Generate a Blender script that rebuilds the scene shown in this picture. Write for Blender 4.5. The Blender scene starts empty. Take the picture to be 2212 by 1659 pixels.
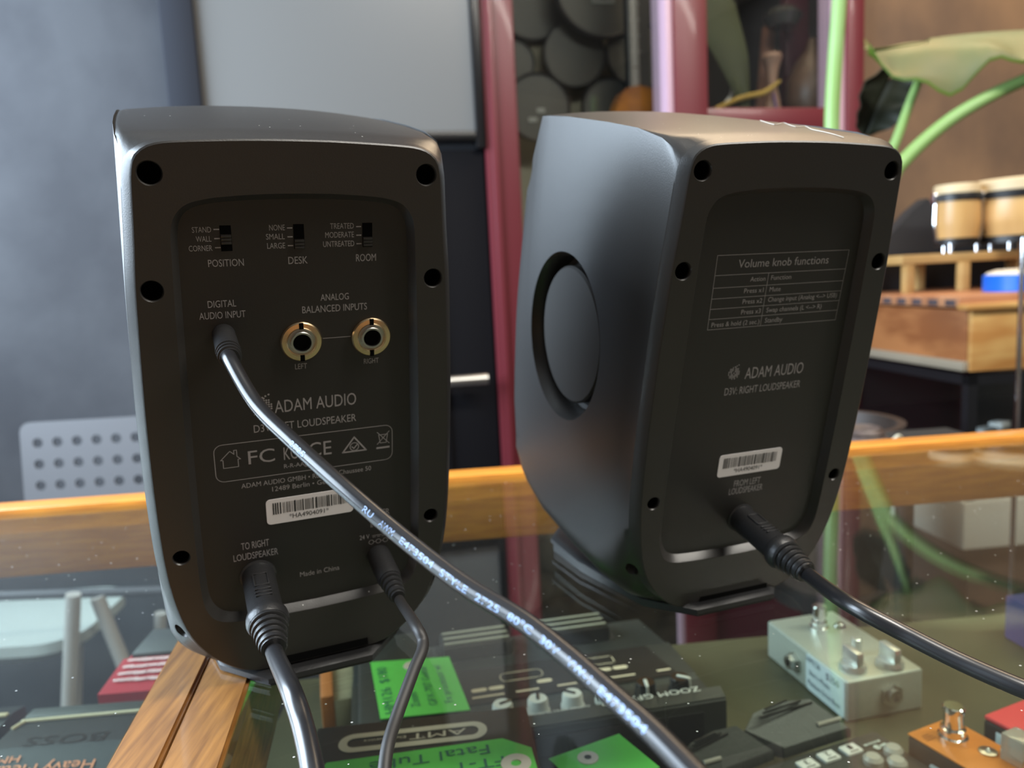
import bpy, bmesh, math, random
from mathutils import Vector, Matrix
from mathutils.geometry import delaunay_2d_cdt
random.seed(7)
S = bpy.context.scene
col = S.collection
R = math.radians

# ---------------------------------------------------------------- camera
PITCH, ROLL, FPX, CAMZ = 0.13246, 0.05105, 1673.9, 0.16
W, H = 2212, 1659
def cam_rows():
    cp, sp, cr, sr = math.cos(PITCH), math.sin(PITCH), math.cos(ROLL), math.sin(ROLL)
    r = Vector((1, 0, 0)); f = Vector((0, cp, -sp)); d = Vector((0, -sp, -cp))
    return cr*r + sr*d, -sr*r + cr*d, f
CR, CD, CF = cam_rows()
CAM = Vector((0, 0, CAMZ))
cam = bpy.data.cameras.new('camera'); camo = bpy.data.objects.new('camera', cam); col.objects.link(camo)
cam.sensor_width = 36; cam.lens = FPX/W*36; cam.clip_start = 0.01
m = Matrix((( CR.x, -CD.x, -CF.x, 0), (CR.y, -CD.y, -CF.y, 0), (CR.z, -CD.z, -CF.z, CAMZ), (0, 0, 0, 1)))
camo.matrix_world = m
cam.dof.use_dof = True; cam.dof.focus_distance = 0.25; cam.dof.aperture_fstop = 13
S.camera = camo

# ---------------------------------------------------------------- world, lights, exposure
w = bpy.data.worlds.new('world'); S.world = w; w.use_nodes = True
bg = w.node_tree.nodes['Background']; bg.inputs[0].default_value = (1.0, 0.80, 0.62, 1); bg.inputs[1].default_value = 0.16
def area(name, loc, target, sx, sy, power, color):
    l = bpy.data.lights.new(name, 'AREA'); l.shape = 'RECTANGLE'; l.size = sx; l.size_y = sy
    l.energy = power; l.color = color
    o = bpy.data.objects.new(name, l); col.objects.link(o); o.location = loc
    o.rotation_euler = (Vector(target)-Vector(loc)).to_track_quat('-Z', 'Y').to_euler()
    return o
area('window_daylight', (-1.46, 0.62, 0.72), (0.2, 0.6, 0.16), 1.8, 1.15, 105, (0.70, 0.85, 1.0))
area('ceiling_lamp_warm', (1.05, 1.70, 1.72), (0.85, 1.2, 0), 1.5, 0.7, 24, (1.0, 0.76, 0.50))
area('ceiling_tube_rear', (1.35, 0.0, 1.79), (1.35, 0.05, 0), 2.3, 0.2, 62, (1.0, 0.95, 0.86))
S.view_settings.view_transform = 'Standard'; S.view_settings.look = 'None'
S.view_settings.gamma = 1; S.view_settings.use_curve_mapping = False
S.view_settings.exposure = 0.24

# ---------------------------------------------------------------- picture -> place helpers
def ray(px, py): return CR*((px-W/2)/FPX) + CD*((py-H/2)/FPX) + CF
def atz(px, py, z):
    d = ray(px, py); return CAM + d*((z-CAMZ)/d.z)
def aty(px, py, y):
    d = ray(px, py); return CAM + d*(y/d.y)

# ---------------------------------------------------------------- materials
def nn(nt, t, **kw):
    n = nt.nodes.new(t)
    for k, v in kw.items():
        if hasattr(n, k): setattr(n, k, v)
    return n
def mat(name, c, rough=.5, metal=0., bump=0., bscale=400., var=0., vscale=8., c2=None, stretch=None, spec=.5, coat=0., specks=0., detail=4., contrast=(.35, .65), trans=0.):
    if name in bpy.data.materials: return bpy.data.materials[name]
    M = bpy.data.materials.new(name); M.use_nodes = True; nt = M.node_tree; L = nt.links
    p = nt.nodes['Principled BSDF']
    p.inputs['Base Color'].default_value = (*c, 1); p.inputs['Roughness'].default_value = rough
    p.inputs['Metallic'].default_value = metal; p.inputs['Specular IOR Level'].default_value = spec
    p.inputs['Coat Weight'].default_value = coat; p.inputs['Coat Roughness'].default_value = .08
    p.inputs['Transmission Weight'].default_value = trans
    tc = nn(nt, 'ShaderNodeTexCoord')
    out = None
    if var > 0 or c2:
        mp = nn(nt, 'ShaderNodeMapping'); L.new(tc.outputs['Object'], mp.inputs[0])
        if stretch: mp.inputs['Scale'].default_value = stretch
        nz = nn(nt, 'ShaderNodeTexNoise'); nz.inputs['Scale'].default_value = vscale; nz.inputs['Detail'].default_value = detail
        L.new(mp.outputs[0], nz.inputs['Vector'])
        rp = nn(nt, 'ShaderNodeValToRGB'); L.new(nz.outputs['Fac'], rp.inputs[0])
        rp.color_ramp.elements[0].position = contrast[0]; rp.color_ramp.elements[1].position = contrast[1]
        d = c2 or tuple(x*(1-var) for x in c)
        rp.color_ramp.elements[0].color = (*d, 1); rp.color_ramp.elements[1].color = (*c, 1)
        out = rp.outputs[0]
    if specks > 0:
        vz = nn(nt, 'ShaderNodeTexVoronoi'); vz.inputs['Scale'].default_value = specks; L.new(tc.outputs['Object'], vz.inputs['Vector'])
        wn = nn(nt, 'ShaderNodeTexWhiteNoise'); L.new(vz.outputs['Position'], wn.inputs['Vector'])
        gt = nn(nt, 'ShaderNodeMath', operation='GREATER_THAN'); gt.inputs[1].default_value = .86; L.new(wn.outputs['Value'], gt.inputs[0])
        lt = nn(nt, 'ShaderNodeMath', operation='LESS_THAN'); lt.inputs[1].default_value = .085; L.new(vz.outputs['Distance'], lt.inputs[0])
        mu = nn(nt, 'ShaderNodeMath', operation='MULTIPLY'); L.new(gt.outputs[0], mu.inputs[0]); L.new(lt.outputs[0], mu.inputs[1])
        ge = nn(nt, 'ShaderNodeNewGeometry'); sx = nn(nt, 'ShaderNodeSeparateXYZ'); L.new(ge.outputs['Normal'], sx.inputs[0])
        up = nn(nt, 'ShaderNodeMath', operation='GREATER_THAN'); up.inputs[1].default_value = .55; L.new(sx.outputs['Z'], up.inputs[0])
        m3 = nn(nt, 'ShaderNodeMath', operation='MULTIPLY'); L.new(mu.outputs[0], m3.inputs[0]); L.new(up.outputs[0], m3.inputs[1])
        mx = nn(nt, 'ShaderNodeMix', data_type='RGBA'); L.new(m3.outputs[0], mx.inputs[0])
        if out: L.new(out, mx.inputs[6])
        else: mx.inputs[6].default_value = (*c, 1)
        mx.inputs[7].default_value = (.5, .5, .48, 1); out = mx.outputs[2]
    if out: L.new(out, p.inputs['Base Color'])
    if bump > 0:
        nb = nn(nt, 'ShaderNodeTexNoise'); nb.inputs['Scale'].default_value = bscale; nb.inputs['Detail'].default_value = 3
        L.new(tc.outputs['Object'], nb.inputs['Vector'])
        bp = nn(nt, 'ShaderNodeBump'); bp.inputs['Strength'].default_value = bump; bp.inputs['Distance'].default_value = .001
        L.new(nb.outputs['Fac'], bp.inputs['Height']); L.new(bp.outputs[0], p.inputs['Normal'])
    return M
def glass_mat(name, tint, dust=True, base=.04):
    M = bpy.data.materials.new(name); M.use_nodes = True; nt = M.node_tree; L = nt.links
    nt.nodes.remove(nt.nodes['Principled BSDF']); o = nt.nodes['Material Output']
    tr = nn(nt, 'ShaderNodeBsdfTransparent'); tr.inputs[0].default_value = (*tint, 1)
    gl = nn(nt, 'ShaderNodeBsdfGlossy'); gl.inputs['Roughness'].default_value = .012
    lw = nn(nt, 'ShaderNodeLayerWeight'); lw.inputs[0].default_value = .5
    pw = nn(nt, 'ShaderNodeMath', operation='POWER'); pw.inputs[1].default_value = 5; L.new(lw.outputs['Facing'], pw.inputs[0])
    ma = nn(nt, 'ShaderNodeMath', operation='MULTIPLY_ADD'); ma.inputs[1].default_value = 1-base; ma.inputs[2].default_value = base
    L.new(pw.outputs[0], ma.inputs[0])
    mx = nn(nt, 'ShaderNodeMixShader'); L.new(ma.outputs[0], mx.inputs[0]); L.new(tr.outputs[0], mx.inputs[1]); L.new(gl.outputs[0], mx.inputs[2])
    res = mx.outputs[0]
    if dust:
        tc = nn(nt, 'ShaderNodeTexCoord')
        vz = nn(nt, 'ShaderNodeTexVoronoi'); vz.inputs['Scale'].default_value = 170; L.new(tc.outputs['Object'], vz.inputs['Vector'])
        wn = nn(nt, 'ShaderNodeTexWhiteNoise'); L.new(vz.outputs['Position'], wn.inputs['Vector'])
        gt = nn(nt, 'ShaderNodeMath', operation='GREATER_THAN'); gt.inputs[1].default_value = .8; L.new(wn.outputs['Value'], gt.inputs[0])
        lt = nn(nt, 'ShaderNodeMath', operation='LESS_THAN'); lt.inputs[1].default_value = .075; L.new(vz.outputs['Distance'], lt.inputs[0])
        mu = nn(nt, 'ShaderNodeMath', operation='MULTIPLY'); L.new(gt.outputs[0], mu.inputs[0]); L.new(lt.outputs[0], mu.inputs[1])
        ms = nn(nt, 'ShaderNodeMath', operation='MULTIPLY_ADD'); ms.inputs[1].default_value = .8; ms.inputs[2].default_value = .006; L.new(mu.outputs[0], ms.inputs[0])
        df = nn(nt, 'ShaderNodeBsdfDiffuse'); df.inputs[0].default_value = (.6, .6, .58, 1)
        m2 = nn(nt, 'ShaderNodeMixShader'); L.new(ms.outputs[0], m2.inputs[0]); L.new(res, m2.inputs[1]); L.new(df.outputs[0], m2.inputs[2])
        res = m2.outputs[0]
    L.new(res, o.inputs[0])
    return M
PLASTIC = mat('speaker_plastic', (.028, .0255, .0235), .35, bump=.05, bscale=1800, specks=330)
PANEL = mat('panel_plastic', (.017, .015, .0135), .42, bump=.05, bscale=1800)
PRINT = mat('panel_print', (.30, .28, .28), .6)
HOLE = mat('hole_black', (.003, .003, .003), .9, spec=.05)
RUBBER = mat('black_rubber', (.018, .018, .019), .38, bump=.1, bscale=900)
GLOSS = mat('glossy_black', (.012, .012, .013), .16, coat=.5)
CORD = mat('cord_black', (.016, .016, .018), .30, spec=.9)
NICKEL = mat('nickel', (.90, .68, .42), .24, 1.)  # warm tint carries the room's orange reflection on the jacks
CHROME = mat('chrome', (.86, .86, .88), .1, 1.)
STEEL = mat('steel', (.55, .55, .53), .3, 1.)
LABEL = mat('label_white', (.78, .74, .74), .5)
INK = mat('ink_black', (.015, .015, .015), .6)
WHITE = mat('white_paint', (.75, .75, .72), .45)
BLACKP = mat('black_paint', (.010, .010, .011), .4, bump=.15, bscale=700)
GREYP = mat('grey_body', (.034, .036, .034), .42, bump=.15, bscale=700)
WOOD = mat('counter_wood', (.74, .29, .035), .38, c2=(.54, .19, .025), vscale=9, stretch=(2, 26, 26), coat=.25, detail=6)
WOODD = mat('divider_wood', (.35, .155, .035), .45, c2=(.19, .078, .018), vscale=15, stretch=(22, 1.6, 22), coat=.2, detail=6)
GLASS = glass_mat('counter_glass', (.90, .94, .90))
PANE = glass_mat('window_glass', (.93, .95, .94), dust=False)
GREEN = mat('green_card', (.12, .62, .10), .6)

# ---------------------------------------------------------------- mesh helpers
class B:
    def __init__(s): s.bm = bmesh.new()
    def box(s, c, d, bev=0., M=None, seg=2):
        r = bmesh.ops.create_cube(s.bm, size=1); vs = r['verts']
        for v in vs: v.co = Vector((v.co.x*d[0]+c[0], v.co.y*d[1]+c[1], v.co.z*d[2]+c[2]))
        if bev > 0:
            es = list({e for v in vs for e in v.link_edges})
            rr = bmesh.ops.bevel(s.bm, geom=es, offset=bev, segments=seg, affect='EDGES', profile=.5)
            vs = list({v for f in rr['faces'] for v in f.verts} | {v for v in vs if v.is_valid})
        if M is not None:
            for v in vs: v.co = M @ v.co
        return s
    def loft(s, loops, cap0=True, cap1=True, closed=True):
        rings = [[s.bm.verts.new(p) for p in lp] for lp in loops]
        n = len(rings[0])
        for a, b in zip(rings, rings[1:]):
            for i in range(n if closed else n-1):
                j = (i+1) % n
                s.bm.faces.new((a[i], a[j], b[j], b[i]))
        if cap0: s.bm.faces.new(list(reversed(rings[0])))
        if cap1: s.bm.faces.new(rings[-1])
        return s
    def cyl(s, p0, p1, r0, r1=None, seg=24, cap=True):
        p0 = Vector(p0); p1 = Vector(p1); r1 = r0 if r1 is None else r1
        return s.lathe([(r0, 0), (r1, (p1-p0).length)], p0, p1-p0, seg, cap)
    def lathe(s, prof, o=(0, 0, 0), axis=(0, 0, 1), seg=28, cap=True):
        o = Vector(o); a = Vector(axis).normalized()
        t = Vector((1, 0, 0)) if abs(a.x) < .8 else Vector((0, 1, 0))
        x = a.cross(t).normalized(); y = a.cross(x)
        loops = [[o + a*h + (x*math.cos(2*math.pi*i/seg) + y*math.sin(2*math.pi*i/seg))*max(r, 1e-6) for i in range(seg)] for r, h in prof]
        return s.loft(loops, cap, cap)
    def tube(s, pts, r, seg=14, sub=8, cap=True):
        P = spline(pts, sub); n = len(P)
        rr = r if isinstance(r, (list, tuple)) else [r]*len(pts)
        loops = []; x = None
        for i, p in enumerate(P):
            t = (P[min(i+1, n-1)]-P[max(i-1, 0)]).normalized()
            if x is None:
                u = Vector((0, 0, 1)) if abs(t.z) < .9 else Vector((1, 0, 0)); x = t.cross(u).normalized()
            x = (x - t*x.dot(t)).normalized(); y = t.cross(x)
            k = i/sub; k0 = min(int(k), len(rr)-2) if len(rr) > 1 else 0; f = k-k0
            q = rr[k0]*(1-f)+rr[min(k0+1, len(rr)-1)]*f
            loops.append([p + (x*math.cos(2*math.pi*a/seg)+y*math.sin(2*math.pi*a/seg))*q for a in range(seg)])
        return s.loft(loops, cap, cap)
    def prism(s, poly, z0, z1, M=None):
        M = M or Matrix.Identity(4)
        return s.loft([[M @ Vector((p[0], p[1], z0)) for p in poly], [M @ Vector((p[0], p[1], z1)) for p in poly]])
    def cdt(s, loops, fn):
        vs = []; es = []
        for lp in loops:
            b = len(vs); vs += [Vector(p) for p in lp]; es += [(b+i, b+(i+1) % len(lp)) for i in range(len(lp))]
        r = delaunay_2d_cdt(vs, es, [], 1, 1e-6)
        nv = [s.bm.verts.new(fn(v)) for v in r[0]]
        def inside(p, lp):
            c = False
            for a, b in zip(lp, lp[1:]+lp[:1]):
                if (a[1] > p.y) != (b[1] > p.y) and p.x < (b[0]-a[0])*(p.y-a[1])/(b[1]-a[1])+a[0]: c = not c
            return c
        for f in r[2]:
            p = sum((r[0][i] for i in f), Vector((0, 0)))/len(f)
            if sum(inside(p, lp) for lp in loops) % 2: s.bm.faces.new([nv[i] for i in f])
        for v in [v for v in nv if not v.link_faces]: s.bm.verts.remove(v)
        return s
    def text(s, t, w, h, fn, align='C'):
        for poly in text_polys(t, w, h, align):
            try: s.bm.faces.new([s.bm.verts.new(fn(p[0], p[1])) for p in poly])
            except ValueError: pass
        return s
    def line(s, p0, p1, wd, fn):
        p0 = Vector(p0); p1 = Vector(p1); d = (p1-p0).normalized(); q = Vector((-d.y, d.x))*wd/2; e = d*wd/2
        s.bm.faces.new([s.bm.verts.new(fn(*p)) for p in (p0-q-e, p1-q+e, p1+q+e, p0+q-e)]); return s
    def path(s, pts, wd, fn, closed=False):
        n = len(pts)
        for i in range(n if closed else n-1): s.line(pts[i], pts[(i+1) % n], wd, fn)
        return s
    def build(s, name, m, parent=None, smooth=True, ang=32, M=None, mats=None):
        if M is not None: s.bm.transform(M)
        bmesh.ops.recalc_face_normals(s.bm, faces=s.bm.faces)
        me = bpy.data.meshes.new(name); s.bm.to_mesh(me); s.bm.free()
        if smooth:
            me.polygons.foreach_set('use_smooth', [True]*len(me.polygons)); me.set_sharp_from_angle(angle=R(ang))
        me.materials.append(m)
        for x in (mats or []): me.materials.append(x)
        o = bpy.data.objects.new(name, me); col.objects.link(o)
        if parent: o.parent = parent
        return o
def spline(pts, sub=8):
    P = [Vector(p) for p in pts]
    if len(P) < 3:
        return [P[0].lerp(P[-1], i/sub) for i in range(sub+1)]
    Q = [P[0]*2-P[1]] + P + [P[-1]*2-P[-2]]; out = []
    for i in range(1, len(Q)-2):
        a, b, c, d = Q[i-1:i+3]
        for k in range(sub):
            t = k/sub
            out.append(.5*((2*b)+(c-a)*t+(2*a-5*b+4*c-d)*t*t+(3*b-a-3*c+d)*t**3))
    out.append(P[-1]); return out
_tc = {}
def raw_text(t):
    if t not in _tc:
        c = bpy.data.curves.new('t', 'FONT'); c.body = t; c.size = 1; c.resolution_u = 3
        o = bpy.data.objects.new('t', c); col.objects.link(o)
        me = bpy.data.meshes.new_from_object(o)
        vs = [v.co.copy() for v in me.vertices]; _tc[t] = [[vs[i] for i in p.vertices] for p in me.polygons]
        bpy.data.objects.remove(o); bpy.data.curves.remove(c); bpy.data.meshes.remove(me)
    return _tc[t]
CAPH = max(v.y for p in raw_text('H') for v in p)
def text_polys(t, wd, h, align='C'):
    ps = raw_text(t); xs = [v.x for p in ps for v in p]; x0, x1 = min(xs), max(xs)
    sx = wd/(x1-x0); sy = h/CAPH; off = {'C': -.5*wd, 'L': 0, 'R': -wd}[align]
    return [[((v.x-x0)*sx+off, v.y*sy) for v in p] for p in ps]
def rrect(w_, h_, r, n=5, cx=0, cy=0):
    out = []
    for (sx, sy, a0) in ((1, 1, 0), (-1, 1, 90), (-1, -1, 180), (1, -1, 270)):
        for i in range(n+1):
            a = R(a0+90*i/n); out.append((cx+sx*(w_/2-r)+r*math.cos(a), cy+sy*(h_/2-r)+r*math.sin(a)))
    return out
def circ(cx, cy, r, n=28, a0=0): return [(cx+r*math.cos(2*math.pi*i/n+a0), cy+r*math.sin(2*math.pi*i/n+a0)) for i in range(n)]
def tag(o, label, cat, group=None):
    o['label'] = label; o['category'] = cat
    if group: o['group'] = group
    return o
def thing(name, label, cat, loc=(0, 0, 0), rz=0., group=None):
    o = bpy.data.objects.new(name, None); col.objects.link(o); o.empty_display_size = .05
    o.location = loc; o.rotation_euler = (0, 0, rz); return tag(o, label, cat, group)
def struct(o): o['kind'] = 'structure'; return o
def local(root, p):
    mw = Matrix.LocRotScale(root.location, root.rotation_euler, None); return mw.inverted() @ Vector(p)
def frame(o, x, y, off=0.):
    o = Vector(o); x = Vector(x).normalized(); y = Vector(y).normalized(); n = x.cross(y)
    return lambda a, b: o + x*a + y*b + n*off

# ================================================================ ROOM
FLOOR, CEIL = -.93, 1.80
A_W = R(12); OW = Vector((0, 1.95, 0)); EW = Vector((math.cos(A_W), math.sin(A_W), 0)); NW = Vector((math.sin(A_W), -math.cos(A_W), 0))
def wp(px, py, off=0.):
    d = ray(px, py); t = (OW + NW*off - CAM).dot(NW)/d.dot(NW); q = CAM + d*t - OW
    return q.dot(EW), q.z
MW = Matrix.Translation(OW) @ Matrix.Rotation(A_W, 4, 'Z')
def wbox(b, s0, s1, z0, z1, o0, o1, bev=0.):           # o = offset towards the room
    return b.box(((s0+s1)/2, -(o0+o1)/2, (z0+z1)/2), (abs(s1-s0), abs(o1-o0), abs(z1-z0)), bev, MW)
GREYW = mat('grey_plaster', (.066, .069, .078), .8, c2=(.042, .044, .052), vscale=5, bump=.3, bscale=60, detail=6)
BRONZE = mat('bronze_wall', (.33, .20, .11), .5, c2=(.13, .085, .06), vscale=2.4, stretch=(1.3, 1, .9), detail=10, bump=.25, bscale=40, contrast=(.3, .7))
REDP = mat('red_gloss_paint', (.145, .022, .030), .36, coat=.12)
PINK = mat('pale_pink_strip', (.55, .36, .45), .35)
MAROON = mat('maroon_paint', (.075, .012, .022), .3)
DARKN = mat('dark_niche', (.018, .015, .013), .6)
CREAM = mat('cream_backing', (.36, .34, .26), .7)
FLOORM = mat('dark_floor', (.045, .042, .045), .5, var=.4, vscale=6)
CEILM = mat('ceiling_paint', (.55, .5, .45), .9)
struct(B().box((0, .5, FLOOR-.03), (7, 6.5, .06)).build('floor', FLOORM))
struct(B().box((0, .5, CEIL+.03), (7, 6.5, .06)).build('ceiling', CEILM))
sA0, sA1 = wp(1033, 150)[0], wp(1104, 150)[0]
sB0, sB1, sB2 = wp(1424, 120)[0], wp(1440, 120)[0], wp(1512, 120)[0]
sC0, sC1, sC2 = wp(1790, 120)[0], wp(1806, 120)[0], wp(1842, 120)[0]
struct(wbox(B(), -1.55, sA0, FLOOR, CEIL, -.1, 0).build('wall_back', GREYW))
struct(wbox(B(), sC2, 2.9, FLOOR, CEIL, -.1, .02).build('wall_right_of_back', BRONZE)).name = 'wall_bronze'
for nm, x in (('wall_left', -1.55), ('wall_right', 2.75)):
    b = B()
    if nm == 'wall_left':                                # a window opening is left for the daylight
        b.box((x, 1.58, .43), (.1, .1, 2.74)).box((x, .62, -.40), (.1, 1.84, 1.06)).box((x, .62, 1.55), (.1, 1.84, .5)).box((x, -1.4, .43), (.1, 2.2, 2.74))
    else: b.box((x, .5, .43), (.1, 6, 2.74))
    struct(b.build(nm, GREYW))
# red glazed screen
struct(wbox(wbox(B(), sA0, sA1, FLOOR, CEIL, -.05, .05, .006), sA0+.012, sA0+.03, FLOOR, CEIL, .04, .058, .004).build('trim_1', REDP))
struct(wbox(B(), sB1, sB2, FLOOR, CEIL, -.05, .045, .006).build('trim_2', REDP))
struct(wbox(B(), sB0, sB1, FLOOR, CEIL, -.05, .04, .004).build('trim_3', PINK))
struct(wbox(B(), sC0, sC1, FLOOR, CEIL, -.05, .04, .004).build('trim_4', PINK))
struct(wbox(B(), sC1, sC2, FLOOR, CEIL, -.05, .05, .006).build('trim_5', REDP))
struct(wbox(B(), sA1, sB0, -.5, CEIL, -.004, .004).build('window_1', PANE))
struct(wbox(B(), sB2, sC0, wp(1300, 300)[1], CEIL, -.004, .004).build('window_2', PANE))
struct(wbox(B(), sA1, sB0, FLOOR, -.5, -.03, .03).build('trim_6', mat('dark_panel', (.035, .025, .016), .6, var=.6, vscale=18)))
zr7 = wp(1600, 238)[1]
struct(wbox(B(), sB2, sC0, zr7-.07, zr7, -.03, .03, .004).build('trim_7', REDP))
struct(wbox(B(), sB2, sC0, FLOOR, zr7-.07, -.02, .02).build('trim_8', MAROON))
b = B(); wbox(b, sA0, sC2, FLOOR, CEIL, -.62, -.60); wbox(b, sA0-.02, sA0, FLOOR, CEIL, -.6, -.1); wbox(b, sC2, sC2+.02, FLOOR, CEIL, -.6, -.1)
struct(b.build('wall_niche', DARKN))
# door leaf seen in the second pane
s0, s1 = wp(1700, 120, -.2)[0], wp(1800, 120, -.2)[0]
dl = struct(wbox(B(), s0, s1+.1, FLOOR, CEIL, -.24, -.2, .004).build('door_2', MAROON))
wbox(B(), s1-.05, s1-.03, wp(1760, 95, -.2)[1], CEIL, -.2, -.185, .003).build('door_rail', REDP, dl)
# black door below the screen
s0, s1 = wp(700, 600)[0], sA0-.004
d1 = struct(wbox(wbox(B(), s0, s1, FLOOR, wp(900, 330)[1], 0, .035, .004), s0+.06, s1-.12, FLOOR+.1, wp(900, 380)[1], .03, .045, .006).build('door_1', mat('black_door', (.005, .005, .007), .75, spec=.15)))
h0 = wp(975, 822, .08); h1 = wp(1050, 822, .08)
b = B(); Z = h0[1]
b.cyl(MW @ Vector((h0[0]-.03, -.1, Z)), MW @ Vector((h1[0], -.1, Z)), .014).cyl(MW @ Vector((h0[0]-.01, -.03, Z)), MW @ Vector((h0[0]-.01, -.1, Z)), .01)
b.build('door_handle', STEEL, d1)

# wall-mounted screen
t0, t1 = wp(428, 100), wp(1020, 292); zt = t1[1]+.5
o = MW @ Vector(((t0[0]+t1[0])/2, 0, t1[1]-.02))
scr = thing('wall_screen', 'wide grey flat screen in thin black frame on grey wall behind left speaker', 'screen', o, A_W)
hw = (t1[0]-t0[0])/2
B().box((0, -.03, .02+.25), (2*hw, .03, .5)).build('screen_panel', mat('screen_grey', (.175, .175, .172), .3), scr)
b = B(); fr = .022
for c, d in (((hw+fr/2, -.032, .26), (fr, .05, .56)), ((0, -.032, .009), (2*hw, .05, .022)), ((0, -.032, .53), (2*hw, .05, .022))): b.box(c, d, .003)
b.build('screen_frame', mat('screen_frame', (.008, .008, .009), .3), scr)
B().box((-hw-.03, -.03, .26), (.07, .06, .56), .006).build('screen_shade_band', mat('screen_shade_band', (.026, .028, .036), .85, spec=.2), scr)  # dark strip added for the soft shadow left of the screen

# round drum heads behind the first pane
zlow = wp(1300, 300)[1]
bk = B(); wbox(bk, sA1-.05, wp(1392, 100, -.3)[0], -.5, CEIL, -.42, -.405)
tag(bk.build('display_backing', CREAM), 'cream display board behind drum heads in the glazed screen', 'board')
HEADD = mat('drumhead_dark', (.085, .085, .078), .5, var=.25, vscale=3); RIMD = mat('drumhead_rim', (.03, .03, .035), .35)
heads = [(1148, 0, 80, 'dark round drum head at top left behind glass, partly cut by red post', 0),
 (1300, -30, 100, 'black rimmed drum head with pale printed logo at top of the display', 1),
 (1240, 118, 66, 'dark round drum head in the middle of the display board', 0),
 (1375, 118, 66, 'dark drum head at right of the middle one, behind guitar neck', 0),
 (1108, 135, 44, 'small dark drum head cut by the red post, left of middle one', 0),
 (1162, 232, 66, 'dark drum head at lower left above right speaker corner', 2),
 (1318, 235, 60, 'dark drum head at lower right, just above right speaker top', 0)]
for i, (px, py, rp, lab, k) in enumerate(heads):
    off = -.385 + .017*i + .06*(k == 1)
    s_, z_ = wp(px, py, off); rr = rp*2.42/FPX
    c = MW @ Vector((s_, -off, z_)); ax = NW
    root = thing('drum_head', lab, 'drum head', c, 0, 'drum heads on display')
    B().lathe([(rr*.94, 0), (rr*.94, .004), (rr*.5, .0055), (.001, .006)], (0, 0, 0), ax, 40).build('skin', HEADD, root)
    B().lathe([(rr, -.004), (rr, .008), (rr*.97, .011), (rr*.93, .008), (rr*.93, -.004)], (0, 0, 0), ax, 40, False).build('hoop', RIMD, root)
    if k == 1:
        b = B(); f = frame(ax*.0085, EW, (0, 0, 1))
        b.path([(-.03, -.045), (-.03, -.02), (-.015, -.035), (0, -.02), (.015, -.035), (.03, -.02), (.03, -.045)], .008, f, True).line((-.05, -.005), (.05, -.005), .01, f)
        b.build('logo', mat('logo_pale', (.35, .37, .36), .5), root, False)
    if k == 2:
        B().line((.0, -.01), (.012, -.01), .012, frame(ax*.0085, EW, (0, 0, 1))).line((-.025, -.035), (-.012, -.035), .012, frame(ax*.0085, EW, (0, 0, 1))).build('logo', mat('logo_pale', (.35, .37, .36), .5), root, False)
# guitar leaning inside
g1 = wp(1372, 190, -.12)
c = MW @ Vector((g1[0], .12, g1[1]-.3))
gt = thing('guitar', 'amber guitar with slim fretted neck standing behind the first glass pane', 'guitar', c, A_W)
nb = B().box((0, 0, .30+.35), (.026, .02, .75), .004); nf = len(nb.bm.faces)
for k in range(16): nb.box((0, -.0100, .35+.04*k), (.026, .003, .003))
for k_, f_ in enumerate(nb.bm.faces): f_.material_index = int(k_ >= nf)
nb.build('neck', mat('fretboard', (.17, .13, .10), .5), gt, mats=[mat('fret_pale', (.42, .38, .32), .4, .5)])
prof = [(0, .30), (.055, .285), (.085, .22), (.062, .13), (.10, 0), (.085, -.1), (0, -.13)]
half = [(p.x, p.y) for p in spline([(x, y, 0) for x, y in prof], 6)]
poly = half + [(-x, y) for x, y in reversed(half[1:-1])]
B().prism([(x*.8, y) for x, y in poly], -.03, .03, Matrix.Rotation(R(90), 4, 'X')).build('body', mat('amber_lacquer', (.40, .14, .02), .2, c2=(.12, .03, .01), vscale=9), gt)
b = B(); wbox(b, wp(1388, 100, -.25)[0], sB0, zlow-.2, CEIL, -.24, -.20)
tag(b.build('gig_bag', mat('bag_black', (.03, .028, .028), .7)), 'black upright case beside guitar neck behind the glass', 'case')

# things behind the second pane
def blade(name, pts, wds, m, parent=None, thick=.004, nrm=NW):
    P = spline(pts, 8); n = len(P); b = B(); lo = []
    for i, p in enumerate(P):
        t = (P[min(i+1, n-1)]-P[max(i-1, 0)]).normalized(); sd = t.cross(nrm).normalized()
        k = i/(n-1)*(len(wds)-1); k0 = min(int(k), len(wds)-2); wd = wds[k0]*(1-(k-k0))+wds[k0+1]*(k-k0)
        lo.append([p-sd*wd, p-sd*wd*.5+nrm*thick*1.5, p+nrm*thick*.4, p+sd*wd*.5+nrm*thick*1.5, p+sd*wd, p-nrm*thick])
    b.loft(lo); return b.build(name, m, parent)
def wpt(px, py, off): s_, z_ = wp(px, py, off); return MW @ Vector((s_, -off, z_))
DLEAF = mat('dark_leaf', (.055, .07, .025), .5, var=.3, vscale=6)
tag(blade('strap_leaf', [wpt(1500, -80, -.12), wpt(1545, 30, -.12), wpt(1585, 130, -.12), wpt(1612, 250, -.12), wpt(1640, 420, -.12)], [.05, .065, .045, .012, .01], DLEAF), 'broad dark olive leaf hanging behind the second glass pane', 'leaf')
tag(B().tube([wpt(1572, 155, -.14), wpt(1583, 180, -.14), wpt(1580, 205, -.14), wpt(1568, 222, -.14)], .005).build('white_wire', WHITE), 'short curved white wire behind the second glass pane', 'wire')
tag(B().tube([wpt(1545, 236, -.1), wpt(1600, 212, -.1), wpt(1650, 200, -.1), wpt(1685, 175, -.1)], [.006, .007, .008, .004]).build('yellow_twig', mat('twig_yellow', (.42, .28, .05), .6)), 'thin yellow twig lying across the second glass pane', 'twig')
c = wpt(1755, 180, -.13)
g = thing('gourd', 'large round brown gourd behind the second glass pane', 'gourd', c)
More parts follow.
